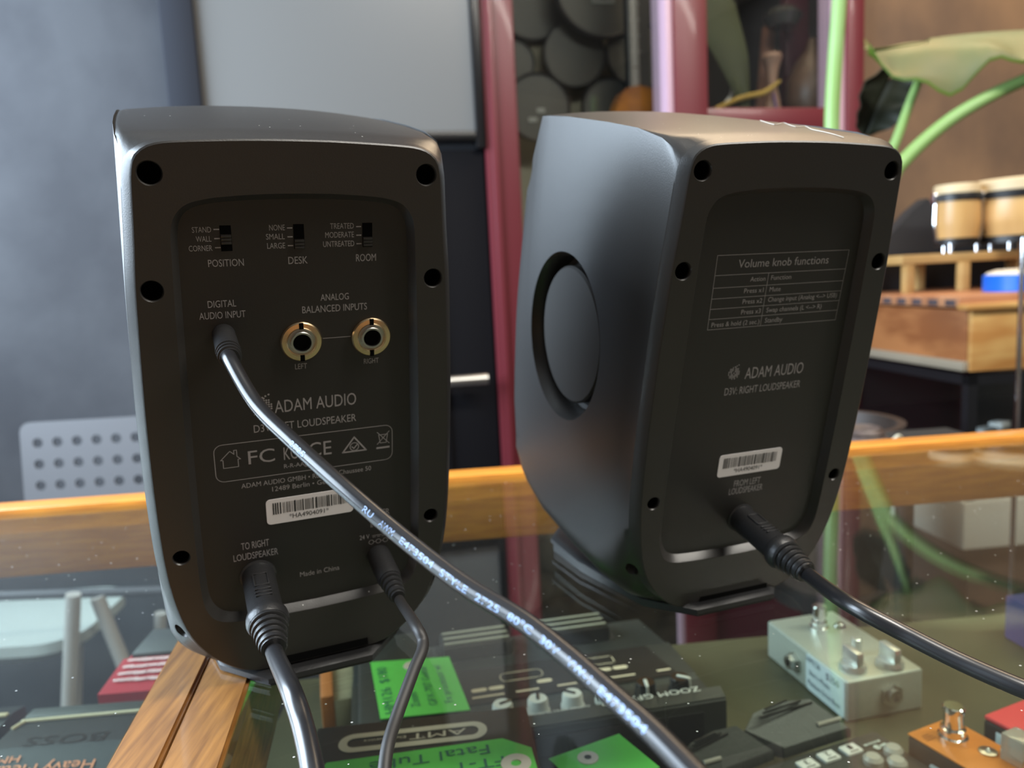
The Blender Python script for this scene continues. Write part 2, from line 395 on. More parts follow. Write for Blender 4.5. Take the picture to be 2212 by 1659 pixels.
B().lathe([(.002, -.11), (.05, -.10), (.075, -.05), (.07, .01), (.045, .06), (.02, .09), (.012, .12)], (0, 0, 0), (0, 0, 1), 32).build('shell', mat('gourd_brown', (.13, .07, .04), .45, var=.4, vscale=14), g)
c = wpt(1668, 245, -.14)
v = thing('clay_vase', 'narrow pinkish clay vase behind the second glass pane', 'vase', c)
B().lathe([(.025, -.15), (.03, -.04), (.022, .03), (.012, .08), (.018, .12), (.028, .15), (.024, .16), (.02, .13)], (0, 0, 0), (0, 0, 1), 28, False).build('vase_body', mat('clay_pink', (.40, .24, .17), .6, var=.3, vscale=20), v)
B().tube([(.01, -.026, -.02), (0, -.028, .02), (-.005, -.024, .05)], .003).build('purple_stripe', mat('purple', (.16, .08, .25), .6), v)
tag(B().cyl(wpt(1660, 60, -.24), wpt(1652, 260, -.24), .018, .03, 20).build('clay_post', mat('terracotta', (.20, .09, .055), .7)), 'brown upright clay pipe behind the second glass pane', 'pipe')
tag(B().lathe([(.0, 0), (.04, .002), (.055, .03), (.035, .05), (.0, .055)], wpt(1690, 60, -.16), (0, 0, 1), 24).build('glass_bowl', mat('bowl_dark', (.05, .05, .045), .15, coat=1.)), 'small dark glazed bowl at top of the second glass pane', 'bowl')

# ================================================================ COUNTER
GA = math.atan2(.0888, 1)
ctr = thing('display_counter', 'glass topped wooden display counter carrying both speakers', 'counter', (0, 0, FLOOR))
dz = -FLOOR
def railp(s_, d_, z): return Vector((0, .6205, 0)) + Vector((math.cos(GA), math.sin(GA), 0))*s_ + Vector((-math.sin(GA), math.cos(GA), 0))*d_ + Vector((0, 0, z))
MR = Matrix.Translation((0, .6205, dz)) @ Matrix.Rotation(GA, 4, 'Z')
B().box((0, .0125, -.0235), (2.4, .025, .055), .0015, MR).build('rear_rail', WOOD, ctr)
dirL = Vector((-.165, 1, 0)).normalized()
def divp(x0, d): return Vector((x0, .249, 0)) + dirL*d
def slab(b, pts, z0, z1): return b.loft([[Vector((p[0], p[1], z0+dz)) for p in pts], [Vector((p[0], p[1], z1+dz)) for p in pts]])
def ins(x0, y): return (x0 - .165*(y-.249), y)
def rail_y(x): return .6205 + math.tan(GA)*x
for x0, x1, nm in ((-.1470, -.1285, 0), (-.1275, -.1065, 1)):
    y1a, y1b = rail_y(-.2)-.004, rail_y(-.18)-.004
    b = B(); pts = [ins(x0, -.2), ins(x1, -.2), ins(x1, y1b), ins(x0, y1a)]
    slab(b, pts, -.05, .0012)
    es = [e for e in b.bm.edges if abs(e.verts[0].co.z-dz-.0012) < 1e-5 and abs(e.verts[1].co.z-dz-.0012) < 1e-5]
    bmesh.ops.bevel(b.bm, geom=es, offset=.0012, segments=2, affect='EDGES')
    b.build('divider_board', WOODD, ctr)
b = B(); slab(b, [ins(-1.1, -.2), ins(-.1475, -.2), ins(-.1475, rail_y(-.2)-.001), (-1.1, rail_y(-1.1)-.001)], -.006, 0); b.build('glass_pane', GLASS, ctr, False)
b = B(); slab(b, [ins(-.106, -.2), (1.1, -.2), (1.1, rail_y(1.1)-.001), ins(-.106, rail_y(-.18)-.001)], -.006, 0); b.build('glass_pane', GLASS, ctr, False)
SH = -.160
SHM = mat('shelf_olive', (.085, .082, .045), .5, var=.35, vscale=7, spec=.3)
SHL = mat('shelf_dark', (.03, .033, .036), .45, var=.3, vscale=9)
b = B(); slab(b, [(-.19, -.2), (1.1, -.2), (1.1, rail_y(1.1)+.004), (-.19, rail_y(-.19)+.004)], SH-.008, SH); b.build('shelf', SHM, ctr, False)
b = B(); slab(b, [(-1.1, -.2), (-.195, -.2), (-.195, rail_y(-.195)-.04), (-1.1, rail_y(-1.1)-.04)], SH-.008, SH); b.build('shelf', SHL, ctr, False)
b = B()
for x, y in ((-1.08, -.17), (1.08, -.17), (-1.08, .56), (1.08, .70)): b.box((x, y, dz/2-.026), (.05, .05, dz-.055))
b.box((0, -.1, .06), (2.16, .03, .1)); b.build('counter_leg', WOOD, ctr)
b = B().box((0, -.19, -.0235+dz), (2.2, .03, .05), .002); b.build('front_rail', WOOD, ctr)

# ================================================================ LOUDSPEAKERS
TILT = .2595
MM = .001
S0h = [(0, 48), (12, 47.9), (24, 47.5), (36, 46.9), (42, 46.2), (46, 44.6), (48.8, 41.6), (49.9, 37), (50.4, 31), (51.4, 16), (52.7, 0), (53.7, -22), (54.5, -44), (54.9, -66), (54.9, -86), (54.4, -104), (53, -119), (50.2, -133), (46, -143.5), (40, -152), (33, -158.3), (27, -161.3), (20, -162.3), (0, -162.5)]
def half_resample(pts, n=130):
    P = spline([(x, y, 0) for x, y in pts], 10); L_ = [0]
    for a, b_ in zip(P, P[1:]): L_.append(L_[-1]+(b_-a).length)
    out = []; j = 0
    for i in range(n+1):
        t = L_[-1]*i/n
        while j < len(P)-2 and L_[j+1] < t: j += 1
        f = (t-L_[j])/max(L_[j+1]-L_[j], 1e-9); q = P[j].lerp(P[j+1], min(f, 1)); out.append((q.x, q.y))
    return out
def full(hp): return hp + [(-x, y) for x, y in reversed(hp[1:-1])]
def offset_loop(lp, d):
    n = len(lp); out = []
    for i in range(n):
        a = Vector(lp[i-1]); c = Vector(lp[(i+1) % n]); t = (c-a).normalized(); nrm = Vector((-t.y, t.x))
        p = Vector(lp[i]); q = p + nrm*d
        if d > 0 and q.length_squared < p.length_squared and abs(p.x) > 20: q = p-nrm*d
        out.append((q.x, q.y))
    return out
S0 = full(half_resample(S0h))
# orientation check: outward is +offset
_t = offset_loop(S0, 1); SGN = 1 if max(p[0] for p in _t) > max(p[0] for p in S0) else -1
def off(lp, d, ends=1.):
    n = len(lp); out = []
    for i in range(n):
        a = Vector(lp[i-1]); c = Vector(lp[(i+1) % n]); t = (c-a).normalized(); nrm = Vector((-t.y, t.x))*SGN
        q = Vector(lp[i]) + nrm*d*(1-(1-ends)*(lambda q_: q_*q_*(3-2*q_))(min(1, max(0, (abs(nrm.y)-.12)/.86)))); out.append((q.x, q.y))
    return out
def section(vt, vb, hwt, hwm, rt, rb, crown):
    h = vt-vb; vm = vb+h*.5
    pts = [(0, vt), (hwt*.35, vt-crown*.12), (hwt*.65, vt-crown*.45)]
    for i in range(6):
        a = R(90*i/5); pts.append((hwt-rt+rt*math.sin(a), vt-crown-rt+rt*math.cos(a)))
    for k in (.2, .4, .6, .8):
        v_ = (vt-crown-rt)*(1-k)+(vb+rb)*k
        pts.append((hwt+(hwm-hwt)*math.sin(k*math.pi*.75), v_))
    hb = hwt+(hwm-hwt)*math.sin(.75*math.pi)
    for i in range(6):
        a = R(90*i/5); pts.append((hb-rb+rb*math.cos(a), vb+rb-rb*math.sin(a)))
    pts += [(hb*.4, vb), (0, vb)]
    return full(half_resample(pts))
POUT = [(0, 31.2), (12, 31.0), (24, 30.2), (31, 29.2), (36, 27.4), (39.2, 23.8), (40.6, 19), (41.2, 8), (41.8, -10), (42.6, -40), (43.2, -70), (43.4, -100), (43.2, -118), (42.2, -127), (39.5, -132.6), (35, -135.2), (28, -136.2), (14, -136.9), (0, -137.2)]  # opening
PIN = [(0, 28.8), (12, 28.6), (24, 27.9), (31, 26.9), (35, 25.2), (37.2, 22.4), (38.3, 18.5), (38.8, 8), (39.3, -10), (40, -40), (40.6, -70), (40.8, -100), (40.6, -117), (39.8, -125), (37.4, -130), (33.6, -132.8), (27.4, -133.9), (14, -134.6), (0, -134.9)]
pout = full(half_resample(POUT)); pin = full(half_resample(PIN))
SCREWS = [(44.85, 37.55, 3.9), (48.0, 0, 3.7), (48.7, -102.3, 3.2)]
screws = [(sx*u, v_, r) for u, v_, r in SCREWS for sx in (-1, 1)]
PD = 3.5
def speaker_matrix(pz): return Matrix.Translation((0, 0, pz)) @ Matrix.Rotation(TILT, 4, 'X') @ Matrix.Scale(MM, 4)
def P3(w_): return lambda u, v_: Vector((u, w_, v_))
def cut(o, cutters):
    for i, c in enumerate(cutters):
        md = o.modifiers.new('c%d' % i, 'BOOLEAN'); md.object = c; md.operation = 'DIFFERENCE'; md.solver = 'EXACT'
    dg = bpy.context.evaluated_depsgraph_get(); me = bpy.data.meshes.new_from_object(o.evaluated_get(dg))
    o.modifiers.clear(); old = o.data; o.data = me; me.name = old.name; bpy.data.meshes.remove(old)
    for c in cutters: bpy.data.objects.remove(c)
    me.polygons.foreach_set('use_smooth', [True]*len(me.polygons)); me.set_sharp_from_angle(angle=R(28))
_cab = {}
def cabinet_mesh():
    if 'm' in _cab: return _cab['m']
    secs = [(0, S0), (.5, off(S0, .7, .8)), (4.4, off(S0, 2.9, .45)), (4.9, off(S0, 3.3, .42))]
    def grow(kx, dt, db): return [(x*kx, y + (dt*min(1, (y+50)/95) if y > -50 else -db*min(1, (-50-y)/100))) for x, y in off(S0, 3.3, .42)]
    def mix(a, b_, t): return [(p[0]*(1-t)+q_[0]*t, p[1]*(1-t)+q_[1]*t) for p, q_ in zip(a, b_)]
    secs.append((9, mix(grow(1.010, .9, 1.0), section(50.4, -165, 53.6, 57.4, 3, 26, 1.7), .5))); secs.append((16, mix(grow(1.02, 1.5, 1.8), section(51.0, -166, 54.2, 58.4, 2.2, 24, 1.9), .85)))
    secs.append((34, section(52.2, -166, 54.9, 59, 2, 20, 2.4)))
    for w_, vt, vb, hwt, hwm, rt, rb, cr_ in ((60, 53.2, -166, 55.4, 59.2, 2, 16, 2.8), (100, 53.4, -166, 55.8, 59.2, 2, 12, 3.0),
          (121, 53.2, -163, 55.8, 59, 3, 12, 3.0), (132, 52.6, -158.5, 55.6, 58.8, 3.2, 12, 3.0), (136, 47, -156, 55.4, 58.6, 4, 12, 3.0), (144, 33, -152, 55, 58.2, 5, 12, 3.0), (152, 17, -126, 54.4, 57.4, 6, 12, 3.0), (156, 0, -105, 53.5, 56, 7, 10, 2), (158, -25, -85, 50, 52, 7, 7, 1)):
        secs.append((w_, section(vt, vb, hwt, hwm, rt, rb, cr_)))
    b = B(); b.loft([[Vector((u, w_, v_)) for u, v_ in lp] for w_, lp in secs])
    o = b.build('cabinet', PLASTIC)
    cs = []
    c = B(); ci = off(S0, -.4); c.loft([[Vector((u, -2, v_)) for u, v_ in ci], [Vector((u, 9, v_)) for u, v_ in ci]]); cs.append(c.build('k', HOLE))
    for sx in (-1, 1):
        c = B(); c.lathe([(39.5, 44), (39.5, 54), (41.0, 57), (45, 64)], (0, 84, -52), (sx, 0, 0), 72); cs.append(c.build('k', HOLE))
        c = B(); hx = Vector((sx*52.5, 5.5, -140)); ax = Vector((sx*.55, -.55, -.63)).normalized()
        c.lathe([(3.2, -8), (3.2, 14)], hx, ax, 24); cs.append(c.build('k', HOLE))
    cut(o, cs)
    _cab['m'] = o.data; bpy.data.objects.remove(o)
    return _cab['m']
HEX = .5
def part_from(me, name, parent, M):
    m2 = me.copy(); m2.transform(M); m2.name = name
    o = bpy.data.objects.new(name, m2); col.objects.link(o); o.parent = parent; return o
def logo_dots(b, cx, cy, r, fn):
    rng = random.Random(3)
    for i in range(-4, 5):
        for j in range(-4, 5):
            d = math.hypot(i, j)
            if d > 4.3 or (d < 1.7 and (i+j) % 2) or (i == 0 and j > 1) : continue
            if rng.random() < .12: continue
            q = r/4.2*.36*(1.1-.12*d/4)
            b.bm.faces.new([b.bm.verts.new(fn(cx+i*r/4.2+x, cy+j*r/4.2+y)) for x, y in circ(0, 0, q*1.25, 6)])
    for k in range(3): b.bm.faces.new([b.bm.verts.new(fn(cx+r*(.1+.32*k)+x, cy+r*(1.05+.14*k)+y)) for x, y in circ(0, 0, r*.11, 6)])
def loudspeaker(side, loc, yaw, pz, label):
    root = thing('loudspeaker', label, 'loudspeaker', (loc[0], loc[1], 0), yaw, 'desktop loudspeakers')
    M = speaker_matrix(pz)
    part_from(cabinet_mesh(), 'cabinet', root, M)
    # back frame: plate with panel opening and screw holes
    notch = [p for p in off(S0, -.05)]
    b = B(); b.cdt([notch, pout]+[circ(u, v_, r) for u, v_, r in screws], lambda p: Vector((p.x, -.05, p.y)))
    b.loft([[Vector((u, -.05, v_)) for u, v_ in pout], [Vector((u, .25, v_)) for u, v_ in off(pout, -.25)], [Vector((u, PD+.1, v_)) for u, v_ in off(pin, .1)]], False, False)
    for u, v_, r in screws:
        b.loft([[Vector((x, -.05, y)) for x, y in circ(u, v_, r)], [Vector((x, .5, y)) for x, y in circ(u, v_, r-.35)], [Vector((x, 1.5, y)) for x, y in circ(u, v_, r-.4)]], False, False)
    fr_ = b.build('back_frame', PLASTIC, root, ang=25, M=M)
    for u, v_, r in screws:
        b = B(); b.lathe([(r-.35, 1.0), (r-.5, 8.5)], (u, 0, v_), (0, 1, 0), 28, False)
        b.bm.faces.new([b.bm.verts.new((x, 8.5, y)) for x, y in circ(u, v_, r-.5)])
        b.build('screw_hole', HOLE, fr_, M=M)
    # slot under the frame
    # connection panel
    b = B(); b.loft([[Vector((u, PD, v_)) for u, v_ in off(pin, .6)], [Vector((u, PD+2, v_)) for u, v_ in off(pin, .6)]])
    pn = b.build('connection_panel', PANEL, root, M=M)
    f = P3(PD-.06); b = B()
    T = TEXT_L if side == 'L' else TEXT_R
    for t, u, v_, wd, h in T: b.text(t, wd, h*.93, lambda x, y, u=u, v_=v_: f(u+x, v_+y))
    lw = .28
    if side == 'L':
        for u in (-26.5, -2.8, 21.1):
            for v_ in (19.1, 16.05, 13.0): b.line((u-.7, v_), (u+.7, v_), .4, f)
        b.line((7.2, -21.6), (17.2, -21.6), .22, f)
        rr = [(x, y) for x, y in rrect(67, 15.2, 3.0, 5, -.4, -67.3)]; b.path(rr, lw, f, True)
        b.path([(-31.8, -66), (-28.4, -62.6), (-27.0, -64), (-27.0, -62.4), (-26.0, -62.4), (-26.0, -65), (-24.8, -66.2), (-25.7, -66.2), (-25.7, -69.3), (-31.0, -69.3), (-31.0, -66), (-31.8, -66)], lw, f)
        b.path([(13.2, -69.3), (17.8, -63.2), (22.4, -69.3)], .6, f, True); b.path(circ(17.8, -67.3, 1.7, 16), .4, f, True); b.path([(16.9, -67.3), (17.6, -68.1), (18.9, -66.5)], .45, f)
        b.path([(27.6, -63.6), (28.2, -67.2), (30.6, -67.2), (31.2, -63.6)], lw, f, True); b.line((27, -62.4), (31.8, -67.6), lw, f).line((31.8, -62.4), (27, -67.6), lw, f).line((27, -69.3), (31.6, -69.3), .8, f)
        b.line((24.5, -109.6), (31.5, -109.6), .2, f)
        for k in range(4): b.line((24.7+1.9*k, -110.3), (25.8+1.9*k, -110.3), .2, f)
        for u in (24, 27, 30): b.path(circ(u, -112.6, 1.0, 12), .22, f, True)
        b.line((25, -112.6), (26, -112.6), .22, f).line((28, -112.6), (29, -112.6), .22, f)
        logo_dots(b, -16, -46.4, 3.6, f)
    else:
        for y in (4.7, -3.4, -8.55, -13.0, -17.3, -21.6, -26): b.line((-30.9, y), (34.3, y), .2, f)
        for x, y0 in ((-30.9, 4.7), (34.3, 4.7), (-5, -3.4)): b.line((x, y0), (x, -26), .2, f)
        logo_dots(b, -14.6, -46.4, 2.7, f)
    b.build('printing', PRINT, pn, False, M=M)
    # serial label
    cx, cy = (-.1, -90.8) if side == 'L' else (1.6, -91)
    b = B(); b.loft([[Vector((x, w_, y)) for x, y in rrect(33.8, 11, 1.6, 4, cx, cy)] for w_ in (PD-.22, PD+.05)])
    lb = b.build('serial_label', LABEL, root, M=M)
    b = B(); rng = random.Random(5); x = cx-14.2
    while x < cx+14.2:
        wd = rng.choice((.22, .22, .5)); b.line((x, cy+3.6), (x, cy-1.0), wd, P3(PD-.3)); x += wd+rng.choice((.22, .34, .5))
    b.text('*HA4904091*', 15.4, 2.0, lambda x, y: Vector((cx-.7+x, PD-.3, cy-4.0+y))); b.build('barcode', INK, lb, False, M=M)
    # slide switches and jacks
    if side == 'L':
        for u, s_ in ((-23.7, 15.7), (.2, 13.5), (24.2, 13.7)):
            b = B().box((u, PD-.05, 16.05), (3.6, .12, 8.6)); sw = b.build('slide_switch', HOLE, root, False, M=M)
            b = B()
            for k in range(3): b.box((u, PD-.45, s_+1.15-1.15*k), (3.3, .9, .72), .15)
            b.box((u, PD-.15, s_), (3.3, .3, 3.4)); b.build('slider', mat('switch_black', (.03, .03, .03), .22), sw, M=M)
        for u, v_ in ((-.7, -22.0), (25.0, -22.2)):
            b = B(); o_ = (u, PD, v_)
            b.lathe([(7.4, 0), (7.4, .9), (7.0, 1.5), (5.5, 1.7), (5.0, 1.3), (5.0, .2)], o_, (0, -1, 0), 40, False)
            jk = b.build('audio_jack', NICKEL, root, M=M)
            b = B(); b.lathe([(5.0, .4), (4.1, .4), (4.1, 2.2), (3.9, 2.5), (3.3, 2.5), (3.2, 2.2), (3.2, -3)], o_, (0, -1, 0), 36, False); b.build('jack_bushing', STEEL, jk, M=M)
            b = B(); b.lathe([(3.22, .3), (.01, .3)], o_, (0, -1, 0), 28, False); b.lathe([(5.0, .15), (4.05, .15)], o_, (0, -1, 0), 28, False)
            b.box((u, PD-1.62, v_+6.1), (1.6, .25, 2.4)).box((u, PD-1.62, v_-6.1), (1.6, .25, 2.4)); b.build('jack_slots', HOLE, jk, M=M)
    # passive radiators
    for sx in (-1, 1):
        b = B(); b.lathe([(39.3, 46), (37, 45.2), (34.6, 46)], (0, 84, -52), (sx, 0, 0), 64, False)
        rd = b.build('passive_radiator', mat('radiator_disc', (.033, .029, .026), .6, spec=.3), root, M=M)
        b.bm = bmesh.new(); b.lathe([(34.4, 45), (34.4, 53.6), (33.4, 54.6), (20, 55.0), (.01, 55.2)], (0, 84, -52), (sx, 0, 0), 64, False)
        b.build('radiator_plate', mat('radiator_disc', (.033, .029, .026), .6, spec=.3), rd, M=M)
    # rubber stand (lies on the glass)
    b = B(); k = MM
    base = [(-21, 36.5), (21, 36.5), (38, 58), (46, 112), (46, 150), (34, 166), (-34, 166), (-46, 150), (-46, 112), (-38, 58)]
    def top(p, q): return [Vector((x*k*q[0], (100+(y-100)*q[1])*k, (z0+(y-36.5)*.035)*k)) for (x, y), z0 in ((pp, q[2]) for pp in p)]
    b.loft([[Vector((x*k, y*k, 0.0002)) for x, y in base], top(base, (1.0, 1.0, .9)), top(base, (1.03, 1.01, 1.4)), top(base, (1.03, 1.01, 3.6)), top(base, (.99, .99, 4.8)), top(base, (.93, .97, 5.0))])
    wedge = []
    for y0 in (44, 140):
        zt = (pz/k-164.5*math.cos(TILT)) + (y0-42)*math.tan(TILT)*.97 - .6
        wedge.append([Vector((x*k, y0*k, z*k)) for x, z in ((-24, 1.5), (24, 1.5), (24, max(zt, 2.2)), (-24, max(zt, 2.2)))])
    b.loft(wedge)
    b.build('stand', RUBBER, root)
    b = B(); z0 = pz/k-162*math.cos(TILT)
    b.box((2*k, 42.5*k, (z0+2.2)*k), (38*k, 4*k, 3.4*k)); b.build('cable_slot', HOLE, root)
    return root
TEXT_L = [("STAND", -31.1, 18.15, 5.9, 1.97), ("WALL", -30.7, 15.09, 4.8, 1.99), ("CORNER", -31.9, 12.0, 7.3, 2.0), ("POSITION", -24.3, 6.55, 11.4, 2.61), ("NONE", -7.0, 18.35, 5.2, 2.04), ("SMALL", -7.7, 15.3, 6.2, 2.06), ("LARGE", -7.6, 12.14, 6.0, 2.07), ("DESK", -0.5, 6.54, 6.6, 2.71), ("TREATED", 15.2, 18.46, 8.3, 2.1), ("MODERATE", 14.3, 15.38, 10.1, 2.12), ("UNTREATED", 13.9, 12.17, 11.0, 2.13), ("ROOM", 23.6, 6.59, 7.3, 2.8), ("DIGITAL", -26.7, -7.61, 9.2, 2.59), ("AUDIO INPUT", -26.8, -11.62, 15.1, 2.6), ("ANALOG", 11.9, -7.33, 10.2, 2.61), ("BALANCED INPUTS", 11.9, -11.58, 23.5, 2.73), ("LEFT", -1.2, -32.75, 4.3, 2.22), ("RIGHT", 25.0, -32.97, 5.7, 2.16), ("ADAM AUDIO", 3.7, -49.26, 30.4, 5.22), ("D3V: LEFT LOUDSPEAKER", -0.3, -56.29, 38.1, 3.24), ("R-R-AAg", -5.0, -72.66, 8.7, 1.85), ("ADAM AUDIO GMBH \u2022 Rudower Chaussee 50", -0.5, -78.73, 49.7, 2.12), ("12489 Berlin \u2022 Germany", -0.4, -81.91, 27.7, 2.17), ("TO RIGHT", -22.0, -105.65, 10.4, 3.3), ("LOUDSPEAKER", -22.0, -110.33, 16.8, 3.17), ("Made in China", 2.4, -123.07, 16.0, 2.41), ("POWER", 26.9, -100.34, 9.9, 2.84), ("INPUT", 27.2, -105.54, 6.7, 2.88), ("24 V", 21.2, -110.62, 4.1, 2.26), ("FC", -17.3, -68.99, 9.6, 5.88), ("KC", -6.7, -69.07, 5.0, 5.63), ("CE", 4.5, -69.18, 8.7, 6.27)]
TEXT_R = [("Volume knob functions", 2.0, -0.67, 44.9, 3.54), ("Action", -9.9, -6.62, 7.4, 2.05), ("Function", 1.6, -6.47, 10.1, 2.07), ("Press x1", -11.0, -11.38, 9.5, 2.07), ("Mute", -0.5, -11.39, 5.5, 2.09), ("Press x2", -10.9, -15.93, 9.6, 2.09), ("Change input (Analog <--> USB)", 14.7, -15.75, 35.7, 2.12), ("Press x3", -10.8, -20.37, 9.6, 2.11), ("Swap channels (L <--> R)", 11.1, -20.28, 28.5, 2.14), ("Press & hold (2 sec.)", -17.5, -24.99, 23.4, 2.11), ("Standby", 1.4, -24.78, 8.9, 2.17), ("ADAM AUDIO", 6.5, -49.58, 30.5, 5.43), ("D3V: RIGHT LOUDSPEAKER", 1.9, -56.31, 39.6, 3.54), ("FROM LEFT", 2.0, -102.67, 14.4, 3.39), ("LOUDSPEAKER", 1.9, -106.57, 18.3, 3.41)]
SPL = dict(loc=(-.0717, .27439), yaw=.40276, pz=.16246); SPR = dict(loc=(.11322, .31673), yaw=.34136, pz=.16023)
loudspeaker('L', SPL['loc'], SPL['yaw'], SPL['pz'], 'left black loudspeaker seen from behind, with jacks, switches and three cables')
loudspeaker('R', SPR['loc'], SPR['yaw'], SPR['pz'], 'right black loudspeaker seen from behind, with volume knob table and one cable')
bpy.context.view_layer.update()
rs = [o for o in bpy.data.objects if o.name.startswith('loudspeaker') and o.location.x > 0][0]
rc = [o for o in rs.children if o.name.startswith('cabinet')][0]
mwi = rc.matrix_world.inverted(); hp = []
for px, py in ((1642, 262), (1660, 268), (1676, 271), (1692, 267), (1708, 273), (1722, 276), (1738, 274), (1752, 281), (1775, 286), (1800, 292), (1822, 299)):
    ok, loc_, nr, _ = rc.ray_cast(mwi @ CAM, (mwi.to_3x3() @ ray(px, py)).normalized())
    if ok: hp.append(rc.matrix_world @ (loc_ + nr*.0004))
if len(hp) > 3: tag(B().tube(hp, .00014, 6, 4).build('thread', mat('thread_pale', (.75, .70, .62), .5)), 'thin pale wavy thread lying on top of the right speaker', 'thread')
def spk(sp, u, v_, w_):                                 # a point of a speaker (mm) in the place
    return Matrix.Translation((sp['loc'][0], sp['loc'][1], 0)) @ Matrix.Rotation(sp['yaw'], 4, 'Z') @ speaker_matrix(sp['pz']) @ Vector((u, w_, v_))

# ================================================================ CABLES
def cable(name, label, sp, u, v_, prof, ribs, rad, pts, plugmat, cordmat):
    o = spk(sp, u, v_, PD); ax = (spk(sp, u, v_, PD-10)-o).normalized()
    root = thing(name, label, 'cable', o, 0)
    L_ = prof[-1][1]
    B().lathe([(r*MM, h*MM) for r, h in prof], (0, 0, 0), ax, 32).build('plug', plugmat, root)
    if prof[0][0] > 6:                                  # raised grip marks on the upper side of the fat plugs
        up = (Vector((0, 0, 1)) - ax*ax.z).normalized(); sd = ax.cross(up); b = B()
        MP = Matrix((( sd.x, ax.x, up.x, 0), (sd.y, ax.y, up.y, 0), (sd.z, ax.z, up.z, 0), (0, 0, 0, 1)))
        for h_, wd in ((8, .0055), (15.5, .0055), (18, .006), (20, .006), (22, .006)): b.box((0, h_*MM, 6.05*MM), (wd, .0007, .0008), .0002, MP)
        for sx in (-1, 1): b.box((sx*.0026, 11.7*MM, 5.85*MM), (.0006, .0078, .0008), .0002, MP)
        b.build('grip_marks', plugmat, root)
    h0, n, pitch, r0, r1 = ribs; b = B()
    for i in range(n):
        rr = r0+(r1-r0)*i/max(n-1, 1); h = h0+i*pitch
        b.lathe([((rr-.9)*MM, (h)*MM), (rr*MM, (h+.2)*MM), (rr*MM, (h+pitch*.62)*MM), ((rr-.9)*MM, (h+pitch*.72)*MM)], (0, 0, 0), ax, 28, False)
    b.lathe([((r0-.7)*MM, h0*MM), ((r1-.7)*MM, (h0+n*pitch)*MM)], (0, 0, 0), ax, 24); b.build('strain_relief', RUBBER, root)
    hend = h0+n*pitch
    P = [ax*(hend-4)*MM, ax*(hend+3)*MM] + [Vector(p)-o for p in pts]
    B().tube(P, rad*MM, 18, 10).build('cord', cordmat, root)
    return root, P
def pd(px, py, d): r_ = ray(px, py); return CAM + r_*d
DIN = [(7.0, 0), (7.0, .4), (6.3, .8), (6.3, 26), (6.6, 26.6), (7.6, 28), (7.8, 30.5), (7.0, 32.5)]
cable('loudspeaker_cable', 'thick black cable plugged in the left speaker below its barcode, running straight down', SPL, -21.8, -118.5, DIN, (32, 5, 2.7, 6.9, 5.0), 3.1,
      [pd(628, 1490, .228), pd(655, 1570, .214), pd(678, 1680, .198), pd(688, 1800, .186)], RUBBER, CORD)
cable('power_cable', 'thin black power cable bending down from the lower right socket of the left speaker', SPL, 27, -119.5, [(4.9, 0), (4.9, 17), (4.5, 19)], (19, 4, 2.9, 4.4, 3.4), 1.95,
      [pd(896, 1348, .262), pd(914, 1392, .254), pd(893, 1450, .245), pd(858, 1545, .232), pd(836, 1620, .222), pd(826, 1720, .212)], RUBBER, mat('cord_matte', (.02, .018, .017), .5))
cable('loudspeaker_cable', 'thick black cable plugged in the right speaker, running off to the right edge', SPR, 1.6, -119.8, DIN, (32, 5, 2.7, 6.9, 5.0), 3.1,
      [pd(1830, 1302, .285), pd(1960, 1372, .270), pd(2080, 1432, .258), pd(2220, 1492, .245), pd(2330, 1530, .238)], RUBBER, CORD)
ur, UP = cable('usb_cable', 'shiny black cable with white print crossing diagonally in front of the left speaker', SPL, -27, -17.5, [(3.9, 0), (3.9, 16), (3.6, 18)], (18, 3, 2.4, 4.1, 3.8), 2.35,
      [pd(556, 876, .236), pd(640, 960, .222), pd(745, 1055, .208), pd(870, 1162, .196), pd(1000, 1262, .182), pd(1130, 1342, .170), pd(1230, 1420, .160), pd(1320, 1500, .150), pd(1410, 1582, .141), pd(1510, 1685, .132)], RUBBER,
      mat('cord_glossy', (.016, .016, .018), .27, spec=.6))
# print along that cable
P = spline(UP, 30); Ls = [0]
for a, c in zip(P, P[1:]): Ls.append(Ls[-1]+(c-a).length)
uo = ur.location
def on_cable(s_, y, rad=2.4*MM):
    j = 0
    while j < len(P)-2 and Ls[j+1] < s_: j += 1
    f = (s_-Ls[j])/max(Ls[j+1]-Ls[j], 1e-9); p = P[j].lerp(P[j+1], f); t = (P[min(j+2, len(P)-1)]-P[max(j-1, 0)]).normalized()
    vw = (CAM-(p+uo)); vw = (vw-t*vw.dot(t)).normalized(); sd = vw.cross(t).normalized()
    if sd.z < 0: sd = -sd
    a = y/rad - .30
    return p + (vw*math.cos(a)+sd*math.sin(a))*rad
b = B(); s_ = .052
for word in ('2725', 'RU', 'AWM', 'E473504', 'STYLE', '2725', '80\u00b0C', '30V', 'VW-1', 'E473504', 'AWM', 'STYLE'):
    if word == 'RU': s_ = .0865
    wd = .00185*len(word)
    if s_+wd > Ls[-1]-.004: break
    for poly in text_polys(word, wd, .0016, 'L'):
        try: b.bm.faces.new([b.bm.verts.new(on_cable(s_+x, y-.0008)) for x, y in poly])
        except ValueError: pass
    s_ += wd+.0028
b.build('cord_print', mat('cord_print', (.45, .62, .98), .7), ur, False)

# ================================================================ THINGS ON THE SHELF
def label_on(b, txt_lines, fn, wd, top, lh):
    for i, (t, k) in enumerate(txt_lines): b.text(t, wd*k, lh*.55, lambda x, y, i=i: fn(x, top-(i+1)*lh+y), 'L')
